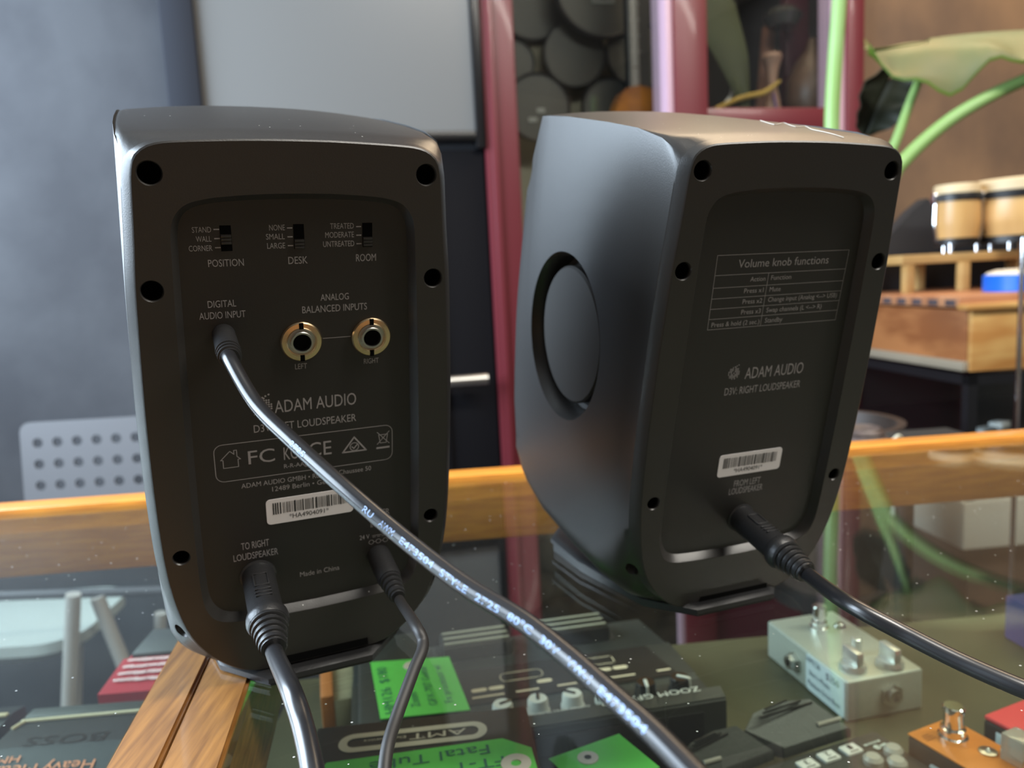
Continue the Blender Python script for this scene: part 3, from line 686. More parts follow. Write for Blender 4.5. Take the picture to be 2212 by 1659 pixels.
# silver pedal
sp_ = thing('effects_pedal', 'bare silver metal effects pedal with two square knobs and white price label', 'effects pedal', (.242, .564, SH), R(12.5))
Wp, Lp, Hp = .0615, .104, .031
B().box((0, 0, Hp/2), (Wp, Lp, Hp), .0022, seg=3).build('enclosure', mat('cast_alloy', (.42, .44, .39), .42, .3, bump=.2, bscale=300), sp_)
def knob_top(px, py, z): return local(sp_, atz(px, py, z))
p = knob_top(1770, 1362, -.129); b = B()
b.lathe([(.0075, 0), (.0075, .004), (.006, .0045), (.006, .008), (.0045, .009), (.0045, .012), (.0058, .013), (.0058, .020), (.005, .021)], (p.x, p.y, Hp), (0, 0, 1), 20).build('foot_switch', CHROME, sp_)
p = knob_top(1814, 1354, -.129); B().lathe([(.005, 0), (.0045, .0015), (.0025, .0035), (.0001, .004)], (p.x, p.y, Hp)).build('lamp', STEEL, sp_)
ALU = mat('knob_alloy', (.66, .68, .66), .25, .6)
for px, py in ((1842, 1445), (1922, 1437)):
    p = knob_top(px, py, -.129)
    b = B().lathe([(.0098, 0), (.0098, .002), (.0086, .005)], (p.x, p.y, Hp), (0, 0, 1), 32)
    b.box((p.x, p.y, Hp+.009), (.0058, .017, .013), .0009); b.build('knob', ALU, sp_)
p = knob_top(1850, 1412, -.129); B().lathe([(.0038, 0), (.0038, .012), (.0032, .0125)], (p.x, p.y, Hp), (0, 0, 1), 20).build('mini_knob', ALU, sp_)
B().lathe([(.008, 0), (.008, .002), (.0062, .002), (.0062, .006), (.0035, .006), (.0035, -.004)], (-Wp/2, .012, .015), (-1, 0, 0), 6, False).lathe([(.0055, .002), (.0055, .0065), (.003, .0066), (.003, .001)], (-Wp/2, .012, .015), (-1, 0, 0), 24, False).build('side_jack', STEEL, sp_)
B().lathe([(.0035, .001), (.0001, .001)], (-Wp/2, .012, .015), (-1, 0, 0), 20, False).build('jack_hole', HOLE, sp_)
B().lathe([(.0085, 0), (.0085, .003)], (.004, -Lp/2, .016), (0, -1, 0), 6).lathe([(.0055, .003), (.0055, .006), (.003, .0062), (.003, .001)], (.004, -Lp/2, .016), (0, -1, 0), 24, False).build('near_jack', STEEL, sp_)
b = B(); lo = [[(-Wp/2-d, y, z) for y, z in rrect(.046, .0285, .003, 3, -.0262, .0158)] for d in (.0002, .0005)]
b.loft([[Vector(p) for p in l] for l in lo]); pl = b.build('price_label', mat('label_bluewhite', (.62, .70, .74), .5), sp_)
fn = lambda x, y: Vector((-Wp/2-.0007, -.004-x, y))
b = B(); b.text('HM126', .017, .0045, lambda x, y: fn(x, .0235+y), 'L').text('$250', .015, .0048, lambda x, y: fn(x+.024, .0215+y), 'L').text("Skin's Music", .026, .0036, lambda x, y: fn(x+.003, .0145+y), 'L').text('Platinum Drive Buzz', .038, .0036, lambda x, y: fn(x+.002, .0065+y), 'L')
b.build('handwriting', mat('pen_ink', (.04, .05, .09), .6), pl, False)

# orange mini pedal
o0 = atz(2014, 1566, -.13); op = thing('effects_pedal', 'small orange topped effects pedal with chrome foot switch at lower right', 'effects pedal', (o0.x+.0155, o0.y-.0425, SH), R(23))
B().box((0, 0, .0145), (.037, .092, .029), .002).build('enclosure', mat('pedal_brown', (.03, .022, .018), .4), op)
B().box((0, 0, .0296), (.037, .092, .0012), .0005).build('top_plate', mat('orange_plate', (.62, .20, .03), .4), op)
p = local(op, atz(2058, 1597, -.13)); B().lathe([(.0085, 0), (.0085, .003), (.0072, .0035), (.0072, .008), (.0055, .0085), (.0055, .017), (.0061, .018), (.0061, .0215), (.0055, .022)], (p.x, p.y, .030), (0, 0, 1), 24).build('foot_switch', CHROME, op)
p = local(op, atz(2134, 1625, -.13)); B().lathe([(.005, 0), (.005, .001), (.0025, .0015), (.0001, .003)], (p.x, p.y, .030)).build('lamp', STEEL, op)
b = B(); fo = frame((0, 0, .0304), (1, 0, 0), (0, 1, 0))
for x, y, x2, y2 in ((-.010, -.012, -.009, -.008), (-.011, -.008, -.006, -.0075), (-.005, -.012, -.004, -.009), (-.002, -.012, -.001, -.009), (.001, -.012, .003, -.009), (.003, -.009, .004, -.012), (-.015, .037, -.008, .037), (-.015, .035, -.008, .035), (-.014, .039, -.009, .039)): b.line((x, y), (x2, y2), .0007, fo)
b.build('lettering', mat('brown_ink', (.25, .07, .01), .6), op, False)
b = B(); b.loft([[Vector((-.0185-d, y, z)) for y, z in rrect(.036, .0165, .002, 3, .012, .0115)] for d in (.0002, .0005)]); pl = b.build('price_label', mat('label_bluewhite', (.62, .70, .74), .5), op)
B().text('HM121', .017, .005, lambda x, y: Vector((-.0192, .026-x, .012+y)), 'L').build('handwriting', INK, pl, False)
p = local(op, atz(2190, 1640, -.13))
B().box((p.x, p.y-.003, .030+.0085), (.014, .014, .017), .0015).build('clear_knob', mat('clear_acrylic', (.75, .72, .65), .08, trans=.6), op)
# red pedal, right edge
o0 = atz(2178, 1566, -.13); rp_ = thing('effects_pedal', 'black sided pedal with bright red top at the right edge', 'effects pedal', (o0.x+.042, o0.y-.026, SH), R(23))
B().box((0, 0, .0135), (.062, .11, .027), .002).build('enclosure', BLACKP, rp_)
B().box((0, 0, .0285), (.0615, .1095, .003), .0012).build('top_plate', mat('red_plate', (.70, .06, .07), .4), rp_)
B().box((-.0314, .035, .014), (.0006, .022, .018), .0002).build('price_label', mat('label_bluewhite', (.62, .70, .74), .5), rp_)
# purple box further back
p = atz(2175, 1450, SH); q = thing('purple_box', 'small purple box at right edge behind the red pedal', 'box', (p.x+.075, p.y+.035, SH), R(8))
B().box((0, 0, .019), (.08, .05, .038), .002).build('carton', mat('purple_card', (.07, .06, .17), .5), q)

# big multi effects unit (upside down to us)
p = atz(1569, 1492, -.105); G = thing('multi_effects_unit', 'large black multi effects unit with white knobs and foot bars under right glass', 'effects unit', (p.x, p.y, SH), R(10.5))
GW, GD = .236, .160
prof = [(0, .002), (-.012, .002), (-.014, .052), (-.006, .056), (0, .054)]
b = B()
side_prof = [(0, .0), (0, .050), (.010, .054), (.013, .043), (.044, .041), (.047, .0425), (.096, .0425), (.103, .039), (.165, .031), (.165, 0)]
b.loft([[Vector((x, y, z)) for y, z in side_prof] for x in (-GW, 0)])
es = [e for e in b.bm.edges if abs(e.verts[0].co.x-e.verts[1].co.x) > .1]
bmesh.ops.bevel(b.bm, geom=es, offset=.0012, segments=2, affect='EDGES'); b.build('housing', GREYP, G, ang=25)
b = B(); b.box((-.118, -.0006, .026), (.205, .0012, .036), .0004); b.build('rear_panel', GLOSS, G)
def deck(y): return .046+(y-.050)*(.037-.046)/.038
f = frame((0, .050, .0428), (1, 0, 0), (0, 1, 0))
b = B(); b.loft([[f(x, y) for x, y in ((-.165, -.002), (-.012, -.002), (-.020, .044), (-.160, .044))], [f(x, y)+Vector((0, 0, .0006)) for x, y in ((-.165, -.002), (-.012, -.002), (-.020, .044), (-.160, .044))]])
dk = b.build('control_panel', BLACKP, G, False)
f2 = frame((0, .050, .0436), (1, 0, 0), (0, 1, 0)); b = B()
for x in (-.150, -.138, -.104, -.072, -.060, -.048): b.cdt([rrect(.011, .0046, .0022, 3, x, .015 if x < -.09 else .018)], lambda p: f2(p.x, p.y))
b.path(rrect(.030, .011, .004, 4, -.118, .027), .0008, f2, True).path(rrect(.022, .010, .001, 2, -.060, .031), .0008, f2, True)
for x, wd in ((-.145, .020), (-.118, .014), (-.09, .012), (-.05, .016), (-.02, .008)): b.line((x-wd/2, .006), (x+wd/2, .006), .0020, f2)
b.build('lettering', mat('panel_cream', (.75, .64, .48), .5), dk, False)
for i, x in enumerate((-.140, -.117, -.094, -.071, -.044, -.020)):
    b = B(); n = 12
    m_ = WHITE if i < 4 else GLOSS
    b.lathe([(.0078, 0), (.0078, .002), (.0070, .003), (.0066, .009), (.0058, .0102)], (x, .027, .0435), (0, 0, 1), 24); kb = b.build('knob', m_, G, ang=40)
    b = B().box((x+.002, .027, .0435+.0103), (.0085, .0022, .0014), .0005, Matrix.Translation((x, .027, 0)) @ Matrix.Rotation(R(60*i+20), 4, 'Z') @ Matrix.Translation((-x, -.027, 0)))
    b.box((x+.0064*math.cos(R(60*i+20)), .027+.0064*math.sin(R(60*i+20)), .0435+.006), (.0016, .0016, .009)); b.build('pointer', GLOSS if i < 4 else WHITE, kb)
b = B(); fz = lambda x, y: Vector((-x, .008-y, .0551))
b.text('ZOOM GFX-707', .066, .0058, lambda x, y: Vector((-.015-x, .0095-y*.9, .0552)), 'L').text('GUITAR EFFECTS PROCESSOR', .050, .0024, lambda x, y: Vector((-.088-x, .0078-y*.9, .0552)), 'L')
b.build('brand_lettering', WHITE, G, False)
for cx in (-.140, -.062):
    b = B().box((cx-.002, .130, .034), (.064, .050, .004), .001); b.build('switch_base', GREYP, G)
    b = B().box((cx-.002, .138, .0415), (.054, .030, .013), .003); fs = b.build('foot_bar', BLACKP, G)
    b = B()
    for k in range(3): b.box((cx-.002, .129+.009*k, .0485), (.050, .0022, .0016), .0006)
    b.build('tread', mat('tread_grey', (.42, .42, .36), .4), fs)
b = B(); b.box((-.208, .09, .045), (.046, .13, .012), .003, Matrix.Identity(4)); b.build('expression_pedal', GREYP, G)
# green price tag on it
def price_tag(label, corners, z, lines, hole, frame_xy, lift=.0006, ink=(.02, .16, .10)):
    P = [atz(x, y, z) for x, y in corners]; c = sum(P, Vector())/len(P)
    t = thing('price_tag', label, 'price tag', c, 0, 'green price tags')
    b = B(); b.loft([[p-c for p in P], [p-c+Vector((0, 0, lift)) for p in P]]); card = b.build('card', GREEN, t, False)
    if lines:
        b = B(); ox, oy, xd, yd = frame_xy
        o_ = atz(ox, oy, z)-c; x_ = (atz(xd[0], xd[1], z)-c-o_); y_ = (atz(yd[0], yd[1], z)-c-o_); 
        x_.z = 0; y_.z = 0; x_.normalize(); y_ = (y_-x_*y_.dot(x_)).normalized()
        for s_, x0, y0, wd, h in lines: b.text(s_, wd, h, lambda x, y: o_+x_*(x+x0)+y_*(y+y0)+Vector((0, 0, lift+.0003)), 'L')
        b.build('handwriting', mat('green_ink', ink, .6), card, False)
    if hole:
        hp = atz(hole[0], hole[1], z)-c+Vector((0, 0, lift)); r = hole[2]
        B().lathe([(r*.35, .0), (r*.35, .0006), (r, .0005), (r, 0)], hp, (0, 0, 1), 24, False).build('hole_ring', mat('ring_pale', (.68, .60, .58), .5), t)
        if len(hole) > 3: B().lathe([(r*.35, .0007), (.0001, .0007)], hp, (0, 0, 1), 20, False).build('eyelet', HOLE, t)
    return t
price_tag('green handwritten price tag lying on the large black effects unit', [(800, 1432), (970, 1420), (1016, 1535), (822, 1555)], -.108,
          [('HM126  $180', .004, -.010, .062, .0065), ('Zoom', .006, -.026, .018, .0055), ('GFX-707 Guitar', .004, -.037, .054, .0052), ('Fx processor w/', .004, -.047, .052, .0052)], (890, 1440, .006), (822, 1555, (800, 1432), (628, 1575)))
# AMT carton
za = -.076; Pc = [atz(x, y, za) for x, y in ((685, 1572), (1137, 1524))]
xd = (Pc[1]-Pc[0]); ya = math.atan2(xd.y, xd.x); wA = xd.length; cA = (Pc[0]+Pc[1])/2 + Vector((math.sin(ya), -math.cos(ya), 0))*.055
am = thing('pedal_carton', 'black pedal carton with white oval logo and green tag on top, bottom middle', 'carton', (cA.x, cA.y, SH), ya)
hA = za-SH
B().box((0, 0, hA/2), (wA, .11, hA), .0012).build('carton', mat('carton_black', (.012, .011, .011), .4, specks=200), am)
fa = frame((0, .055, hA+.0003), (1, 0, 0), (0, 1, 0))
lc = local(am, (atz(893, 1592, za)))
b = B(); o1 = rrect(.078, .0165, .0080, 8, lc.x, lc.y); o2 = rrect(.069, .0082, .0040, 8, lc.x, lc.y)
b.cdt([o1, o2], lambda p: Vector((p.x, p.y, hA+.0003)))
b.text('AMT', .030, .0052, lambda x, y: Vector((lc.x+.028-x, lc.y+.0026-y, hA+.0003)), 'L').text('Electronics', .022, .0022, lambda x, y: Vector((lc.x-.004-x, lc.y+.0018-y, hA+.0003)), 'L')
b.build('logo', mat('logo_cream', (.62, .56, .48), .5), am, False)
price_tag('green handwritten price tag lying on the black pedal carton', [(690, 1659+8), (706, 1650), (1085, 1597), (1148, 1617), (1172, 1700), (700, 1740)], za+.0006,
          [('Fatal Tube', .002, .005, .060, .0075), ('FT-1', -.004, .0165, .022, .0075)], (1115, 1652, .0075), (1060, 1598, (700, 1652), (1080, 1680)))
# small black carton with third tag
zt3 = -.088; p = [atz(x, y, zt3) for x, y in ((1185, 1641), (1337, 1587), (1425, 1659), (1270, 1720))]; c = sum(p, Vector())/4
k3 = thing('pedal_carton', 'plain black carton beneath the green tag left of the printed cable end', 'carton', (c.x, c.y-.004, SH), R(22))
B().box((0, -.008, (zt3-SH)/2), (.040, .05, zt3-SH-.0006), .0012).build('carton', mat('carton_black', (.012, .011, .011), .4), k3)
price_tag('green price tag with black eyelet beside the end of printed cable', [(1185, 1641), (1337, 1587), (1425, 1659), (1270, 1720)], zt3, None, (1270, 1640, .0055, 1), None)

# second multi effects unit
c0 = atz(1930, 1628, -.142); F2 = thing('multi_effects_unit', 'grey multi effects unit with two foot pedals and numbered keys, bottom right', 'effects unit', (c0.x, c0.y, SH), R(21))
zF = .018
FG = mat('unit_grey', (.042, .042, .038), .45, bump=.15, bscale=600)
B().box((-.085, -.018, zF/2), (.190, .085, zF), .003).build('housing', FG, F2)
for px, n_ in ((1838, '1'), (1790, '2'), (1745, '3')):
    q = local(F2, atz(px, {1838: 1622, 1790: 1637, 1745: 1655}[px], -.142))
    B().box((q.x, q.y, zF+.0006), (.012, .009, .0024), .0006).build('number_key', mat('key_white', (.62, .62, .60), .45), F2)
    B().text(n_, .003, .004, lambda x, y: Vector((q.x-x, q.y+.003-y, zF+.0020))).line((q.x-.003, q.y-.003), (q.x+.003, q.y-.003), .0008, lambda x, y: Vector((x, y, zF+.0020))).build('key_legend', INK, F2, False)
for px, py in ((1930, 1628), (1886, 1648), (1938, 1655)):
    q = local(F2, atz(px, py, -.142)); B().lathe([(.0058, 0), (.0058, .003), (.004, .005), (.0001, .0052)], (q.x, q.y, zF), (0, 0, 1), 24).build('round_button', mat('button_grey', (.33, .33, .30), .4), F2)
ZP = (-.131, -.124, -.120, -.120, -.1375, -.1375)
def foot(pts, grips, strip):
    P = [local(F2, atz(x, y, z)) for (x, y), z in zip(pts, ZP)]; n = len(P); cc = sum(P, Vector())/n
    lo = [[Vector((p.x, p.y, zF-.002)) for p in P], [Vector((p.x, p.y, p.z-.0015)) for p in P], [cc+(p-cc)*.96 for p in P]]
    b = B(); b.loft(lo); o = b.build('foot_pedal', FG, F2, ang=25)
    a_, c_, e_ = P[3], P[4], P[5]; nr = (c_-a_).cross(e_-a_).normalized()
    if nr.z < 0: nr = -nr
    Mi = Matrix.LocRotScale(F2.location, F2.rotation_euler, None).inverted(); o0 = Mi @ CAM
    def on(px, py):
        d = Mi.to_3x3() @ ray(px, py); return o0 + d*((a_-o0).dot(nr)/d.dot(nr)) + nr*.0003
    b = B()
    for g in grips: b.tube([on(*g[0]), on(*g[1])], .0007, 6, 4)
    b.build('grip_lines', BLACKP, o)
    B().tube([on(*strip[0]), on(*strip[1])], .0014, 8, 4).build('lamp_strip', mat('lamp_pale', (.32, .30, .27), .4), o)
foot([(1606, 1578), (1625, 1540), (1680, 1515), (1752, 1508), (1838, 1572), (1694, 1618)], [((1652, 1532), (1699, 1513)), ((1648, 1540), (1729, 1514)), ((1640, 1551), (1753, 1518))], ((1765, 1566), (1815, 1552)))
foot([(1465, 1640), (1490, 1605), (1540, 1578), (1592, 1566), (1672, 1620), (1500, 1688)], [((1500, 1602), (1545, 1583)), ((1496, 1610), (1557, 1583)), ((1492, 1619), (1572, 1584))], ((1520, 1648), (1556, 1638)))
b = B()
for px, py, wd in ((1738, 1600, .022), (1636, 1632, .024)):
    q = local(F2, atz(px, py, -.142)); b.box((q.x, q.y, zF+.0004), (wd, .0042, .001), .0003)
b.build('legend_plate', mat('legend_pale', (.42, .47, .45), .5), F2)
b = B(); fl = lambda x, y: Vector((x, y, zF+.0008))
q = local(F2, atz(1795, 1588, -.142))
for k in range(6): b.line((q.x-.012+.004*k, q.y), (q.x-.0095+.004*k, q.y+.0006), .0022, fl)
q = local(F2, atz(1885, 1607, -.142))
for k in range(5): b.line((q.x-.006+.0024*k, q.y), (q.x-.0046+.0024*k, q.y), .0018, fl)
b.cdt([circ(q.x-.001, q.y-.0045, .0024, 10)], lambda p: fl(p.x, p.y)); b.line((q.x+.001, q.y-.0045), (q.x+.006, q.y-.0040), .0016, fl)
q = local(F2, atz(1690, 1620, -.142)); b.path([(q.x-.003, q.y-.002), (q.x-.003, q.y+.001), (q.x, q.y+.003), (q.x+.003, q.y+.001), (q.x+.003, q.y-.002)], .0009, fl)
b.build('legend', mat('legend_pale', (.42, .47, .45), .5), F2, False)

# left case: red pedal, black pedals
p = atz(205, 1497, -.13); RP = thing('effects_pedal', 'red effects pedal with dark treadle and white lettering under the left glass', 'effects pedal', (p.x+.045, p.y+.048, SH), R(4))
b = B(); sp1 = [(-.048, 0), (-.048, .030), (.0, .034), (.002, .030), (.052, .030), (.052, 0)]
b.loft([[Vector((x, y, z)) for y, z in sp1] for x in (-.045, .045)]); b.build('enclosure', mat('pedal_red', (.42, .030, .045), .38), RP, ang=20)
B().box((0, .028, .0325), (.082, .046, .006), .0015).build('treadle', mat('treadle_dark', (.05, .055, .055), .5), RP)
b = B(); fr2 = frame((0, -.024, .0325), (1, 0, 0), (0, .048, .004)); rng = random.Random(2)
for i, wd in enumerate((.05, .075, .06, .055)):
    x = -.038
    while x < -.038+wd:
        l_ = .003+.004*rng.random(); yy = .018-.0092*i+.001*(rng.random()-.5)
        b.line((x, yy), (x+l_, yy+.0006), .0028+.001*rng.random(), lambda a, c: fr2(a, c)+Vector((0, 0, .0012))); x += l_+.0012
b.build('lettering', mat('letter_pink', (.75, .55, .58), .5), RP, False)
p = atz(0, 1623, -.11); 
HM = thing('effects_pedal', 'black effects pedal with orange lettering and pale hinge line, lower left corner', 'effects pedal', (-.293, .470, SH), R(3))
hh = .050
b = B(); b.loft([[Vector((x, y, z)) for y, z in ((-.066, 0), (-.066, .030), (-.026, .047), (-.022, .050), (.010, .050), (.024, .047), (.025, 0))] for x in (-.041, .045)]); b.build('enclosure', mat('pedal_black', (.016, .016, .018), .45), HM, ang=20)
B().box((.002, .017, .0492), (.082, .012, .004), .0012).build('treadle', mat('treadle_dark', (.05, .055, .055), .5), HM)
b = B().tube([(-.040, -.0005, .0502), (-.036, .006, .0508), (-.03, .0075, .0508), (.045, .0095, .0508)], .0013, 8); b.build('hinge_line', mat('hinge_tan', (.58, .50, .34), .5), HM)
b = B(); f5 = frame((0, -.030, .0455), (-1, 0, 0), (0, -.040, -.017))
b.text('Heavy Metal', .060, .0062, lambda x, y: f5(-.027+x, .0030+y)+Vector((0, 0, .0006)), 'L').text('HM-2', .022, .0045, lambda x, y: f5(.020+x, -.0035+y)+Vector((0, 0, .0006)), 'L'); b.build('lettering', mat('orange_letters', (.75, .24, .09), .5), HM, False)
b = B(); b.text('BOSS', .05, .010, lambda x, y: Vector((.002-x, -.016+.004-y, .0503))); b.build('embossing', mat('embossed', (.008, .008, .009), .3), HM, False)
N2 = thing('effects_pedal', 'black effects pedal cut by the left picture edge', 'effects pedal', (-.388, .476, SH), R(3))
b = B(); b.loft([[Vector((x, y, z)) for y, z in ((-.066, 0), (-.066, .030), (-.026, .047), (.010, .050), (.024, .047), (.025, 0))] for x in (-.043, .043)]); b.build('enclosure', mat('pedal_black', (.016, .016, .018), .45), N2, ang=20)
B().box((.02, .006, .051), (.044, .004, .002), .0006).build('hinge_line', mat('hinge_tan', (.58, .50, .34), .5), N2)
# brown and cream strips in the case beside the divider
p = atz(705, 1520, SH+.01); q = thing('instruction_booklet', 'cream and brown booklet standing edge up left of the green tag', 'booklet', (p.x+.012, p.y+.01, SH), R(14))
B().box((0, 0, .014), (.016, .075, .028), .001).build('cover', mat('cream_card', (.24, .21, .13), .6, var=.3, vscale=30, stretch=(1, 8, 1)), q)
B().box((-.0125, 0, .016), (.009, .075, .032), .001).build('spine', mat('brown_card', (.36, .12, .03), .5), q)

# ================================================================ BEHIND THE COUNTER
# chair
p0 = aty(50, 918, 1.5); p1 = aty(35, 1085, 1.5)
ch = thing('metal_chair', 'pale metal chair with perforated back and white seat behind left glass', 'chair', (p0.x+.19, 1.52, FLOOR), R(3))
cw = .44; PERF = mat('perforated_grey', (.12, .12, .128), .5); CHW = mat('chair_frame', (.38, .36, .34), .4)
zt = p0.z-FLOOR; zb = zt-.26
M_ = Matrix.Translation((0, 0, zb)) @ Matrix.Rotation(R(-6), 4, 'X')
holes = [(-.198+.0385*i, .222-.043*j) for j in range(5) for i in range(11)]
b = B(); outer = rrect(cw, .26, .02, 4, 0, .13)
ho = [circ(x+.012, y-.004, .0098, 14) for x, y in holes if abs(x+.012) < .19]
b.cdt([outer]+ho, lambda p: M_ @ Vector((p.x, 0, p.y))); b.cdt([outer]+ho, lambda p: M_ @ Vector((p.x, .006, p.y)))
for l in [outer]+ho: b.loft([[M_ @ Vector((x, 0, y)) for x, y in l], [M_ @ Vector((x, .006, y)) for x, y in l]], False, False)
b.build('backrest', PERF, ch, False)
cl = ch.location
b = B(); sc = aty(20, 1330, 1.40)-cl; zs = sc.z
b.loft([[Vector((x+sc.x-.02, y+sc.y, z)) for x, y in rrect(.40*k, .26*k, .07*k, 6)] for k, z in ((.90, zs-.035), (1, zs-.02), (1, zs))])
b.build('seat', mat('seat_white', (.40, .44, .43), .4), ch)
def cleg(a, c, r=.012):
    a = a-cl; c = c-cl; t = (0-a.z)/(c.z-a.z); e = a+(c-a)*t
    B().tube([a, c, e], r, 12, 6).build('leg', CHW, ch)
cleg(aty(139, 1285, 1.24), aty(133, 1465, 1.24)); cleg(aty(192, 1292, 1.27), aty(258, 1460, 1.27)); cleg(aty(345, 1325, 1.5), aty(343, 1400, 1.5)); cleg(aty(181, 1330, 1.55), aty(178, 1460, 1.55), .006)
B().tube([aty(-200, 1288, 1.25)-cl, aty(345, 1280, 1.29)-cl], .008, 10, 4).build('stretcher', mat('chair_dark', (.06, .06, .07), .5), ch)
b = B().tube([Vector((.14, .01, zb-.3)), Vector((.15, .012, zt-.05)), Vector((.155, .012, zt+.055))], .010, 10, 6); b.build('upright', CHW, ch)

# plant
pb = aty(1800, 640, 1.45)
PL = thing('elephant_ear_plant', 'tall green elephant ear plant with thick stems behind the right speaker', 'plant', (pb.x, 1.47, FLOOR))
ro = PL.location
STEM = mat('stem_green', (.24, .42, .10), .42, c2=(.30, .48, .18), vscale=5, spec=.5)
zs0 = pb.z - FLOOR
def stem(pts, r): 
    return B().tube([Vector((0, -.02, zs0-.25))]+[Vector((0, -.02, zs0-.05))]+[p-ro for p in pts], r, 16, 8).build('stem', STEM, PL)
stem([aty(1800, 420, 1.40), aty(1797, 260, 1.40), aty(1806, 100, 1.40), aty(1813, 0, 1.40), aty(1822, -200, 1.40)], [.014, .0135, .0125, .0125, .0125, .012, .011])
stem([aty(1905, 380, 1.47), aty(1937, 300, 1.47), aty(1968, 215, 1.47), aty(1999, 140, 1.47)], [.014, .012, .010, .0085, .0078, .007])
stem([aty(1915, 410, 1.43), aty(1955, 345, 1.43), aty(2040, 268, 1.43), aty(2130, 212, 1.43), aty(2215, 172, 1.43), aty(2330, 120, 1.43)], [.014, .014, .0135, .0125, .012, .0115, .011, .011])
LEAFT = mat('leaf_top', (.19, .165, .06), .55, c2=(.13, .15, .06), vscale=9, detail=3); LEAFB = mat('leaf_under', (.10, .17, .015), .5, var=.4, vscale=12)
def leaf(root, base, tipdir, sidedir, length, width, m1, m2, droop=.10, wave=.012, seed=1, name='leaf'):
    rng = random.Random(seed); ph = rng.random()*6
    tip = Vector(tipdir).normalized(); sd = Vector(sidedir).normalized(); up = tip.cross(sd).normalized()
    if up.z < 0: up = -up
    NU, NV = 26, 16; g = {}; b = B()
    for layer in (0, 1):
        for i in range(NU+1):
            t = -.28+1.28*i/NU
            hwid = width*(max(0, 1-((t-.22)/.80)**2))**.62 if t > .22 else width*(max(0, 1-((t-.22)/.52)**2))**.5
            for j in range(NV+1):
                s_ = -1+2*j/NV
                if t < 0 and abs(s_) < .12: s_ = s_*1
                notch = max(0, -t)*1.2*max(0, 1-abs(s_)*2.2)
                x = (t+notch)*length; y = s_*hwid
                z = -droop*(s_*s_)*(hwid/width) - droop*.9*max(0, t)**2 + wave*(math.sin(9*t+ph+3*s_)+.5*math.sin(23*t+2*ph))*abs(s_)**2.2 + .006*(abs(s_) < .05)
                if layer: z -= .0015+.004*abs(s_)**6
                g[layer, i, j] = b.bm.verts.new(base+tip*x+sd*y+up*z)
    def q(a, m_):
        try: f_ = b.bm.faces.new(a); f_.material_index = m_
        except ValueError: pass
    for i in range(NU):
        for j in range(NV):
            q([g[0, i, j], g[0, i+1, j], g[0, i+1, j+1], g[0, i, j+1]], 0); q([g[1, i, j], g[1, i, j+1], g[1, i+1, j+1], g[1, i+1, j]], 1)
        for j in (0, NV): q([g[0, i, j], g[0, i+1, j], g[1, i+1, j], g[1, i, j]], 1)
    for i in (0, NU):
        for j in range(NV): q([g[0, i, j], g[0, i, j+1], g[1, i, j+1], g[1, i, j]], 1)
    o = b.build(name, m1, root, ang=60, mats=[m2]); return o
lb_ = aty(2003, 118, 1.47)-ro
leaf(PL, lb_+Vector((0, 0, .022)), (.95, -.20, .03), (.20, .84, .35), .37, .090, LEAFT, LEAFB, .045, .026, 4)
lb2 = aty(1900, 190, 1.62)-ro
leaf(PL, lb2+Vector((.02, 0, .015)), (-.3, .3, -.75), (.9, .1, -.2), .11, .055, mat('shade_blot', (.015, .018, .008), .6), mat('shade_blot', (.015, .018, .008), .6), .02, .008, 9)  # dark leaf shape added in place of the shaded blot on the bronze wall
b = B().lathe([(.09, 0), (.13, .30), (.135, .32), (.12, .32), (.115, .28)], (0, 0, zs0-.56), (0, 0, 1), 36, False).lathe([(.115, .28), (.001, .285)], (0, 0, zs0-.56), (0, 0, 1), 36, False)
b.build('pot', mat('pot_dark', (.05, .035, .028), .5), PL)
B().cyl((0, 0, 0), (0, 0, zs0-.56), .05, .05).cyl((0, 0, 0), (0, 0, .02), .16, .16).cyl((0, 0, zs0-.59), (0, 0, zs0-.56), .11, .11).build('pot_stand', BLACKP, PL)

# glass display cabinet with things on top
YC = 1.55; cc = aty(2093, 812, YC); zc = cc.z
CA = R(6)
cab = thing('display_cabinet', 'dark glass display cabinet with white base behind the right speaker', 'cabinet', (cc.x, cc.y, FLOOR), CA)
cwid, cdep = .9, .56; ztop = zc-FLOOR
zw1 = aty(2088, 1083, YC).z-FLOOR; zw0 = aty(2088, 1186, YC).z-FLOOR
b = B()
for x, y in ((.01, .01), (cwid-.01, .01), (.01, cdep-.01), (cwid-.01, cdep-.01)): b.box((x, y, (zw1+ztop)/2), (.02, .02, ztop-zw1))
for y in (.01, cdep-.01): b.box((cwid/2, y, ztop-.01), (cwid, .02, .02))
for x in (.01, cwid-.01): b.box((x, cdep/2, ztop-.01), (.02, cdep, .02))
b.build('frame', BLACKP, cab)
B().box((cwid/2, cdep/2, (zw0+zw1)/2), (cwid+.02, cdep+.02, zw1-zw0), .006).build('base', mat('base_cream', (.62, .58, .50), .5), cab)
B().box((cwid/2, cdep/2, zw0/2), (cwid-.06, cdep-.06, zw0)).build('plinth', mat('plinth_dark', (.05, .035, .03), .6), cab)
B().box((cwid/2, .004, (zw1+ztop)/2), (cwid-.04, .004, ztop-zw1-.02)).build('glass_pane', PANE, cab, False)
B().box((.004, cdep/2, (zw1+ztop)/2), (.004, cdep-.04, ztop-zw1-.02)).build('glass_pane', PANE, cab, False)
B().box((cwid/2, cdep-.006, (zw1+ztop)/2), (cwid-.04, .008, ztop-zw1-.02)).build('back_panel', DARKN, cab, False)
B().box((cwid/2, cdep/2, ztop+.004), (cwid, cdep, .008), .001).build('top_glass', PANE, cab, False)
zsh = aty(2100, 925, YC+.2).z-FLOOR
B().box((cwid/2, cdep/2, zsh-.006), (cwid-.05, cdep-.03, .008)).build('shelf', mat('cab_shelf', (.02, .018, .018), .3), cab, False)  # shelf
rng = random.Random(11)
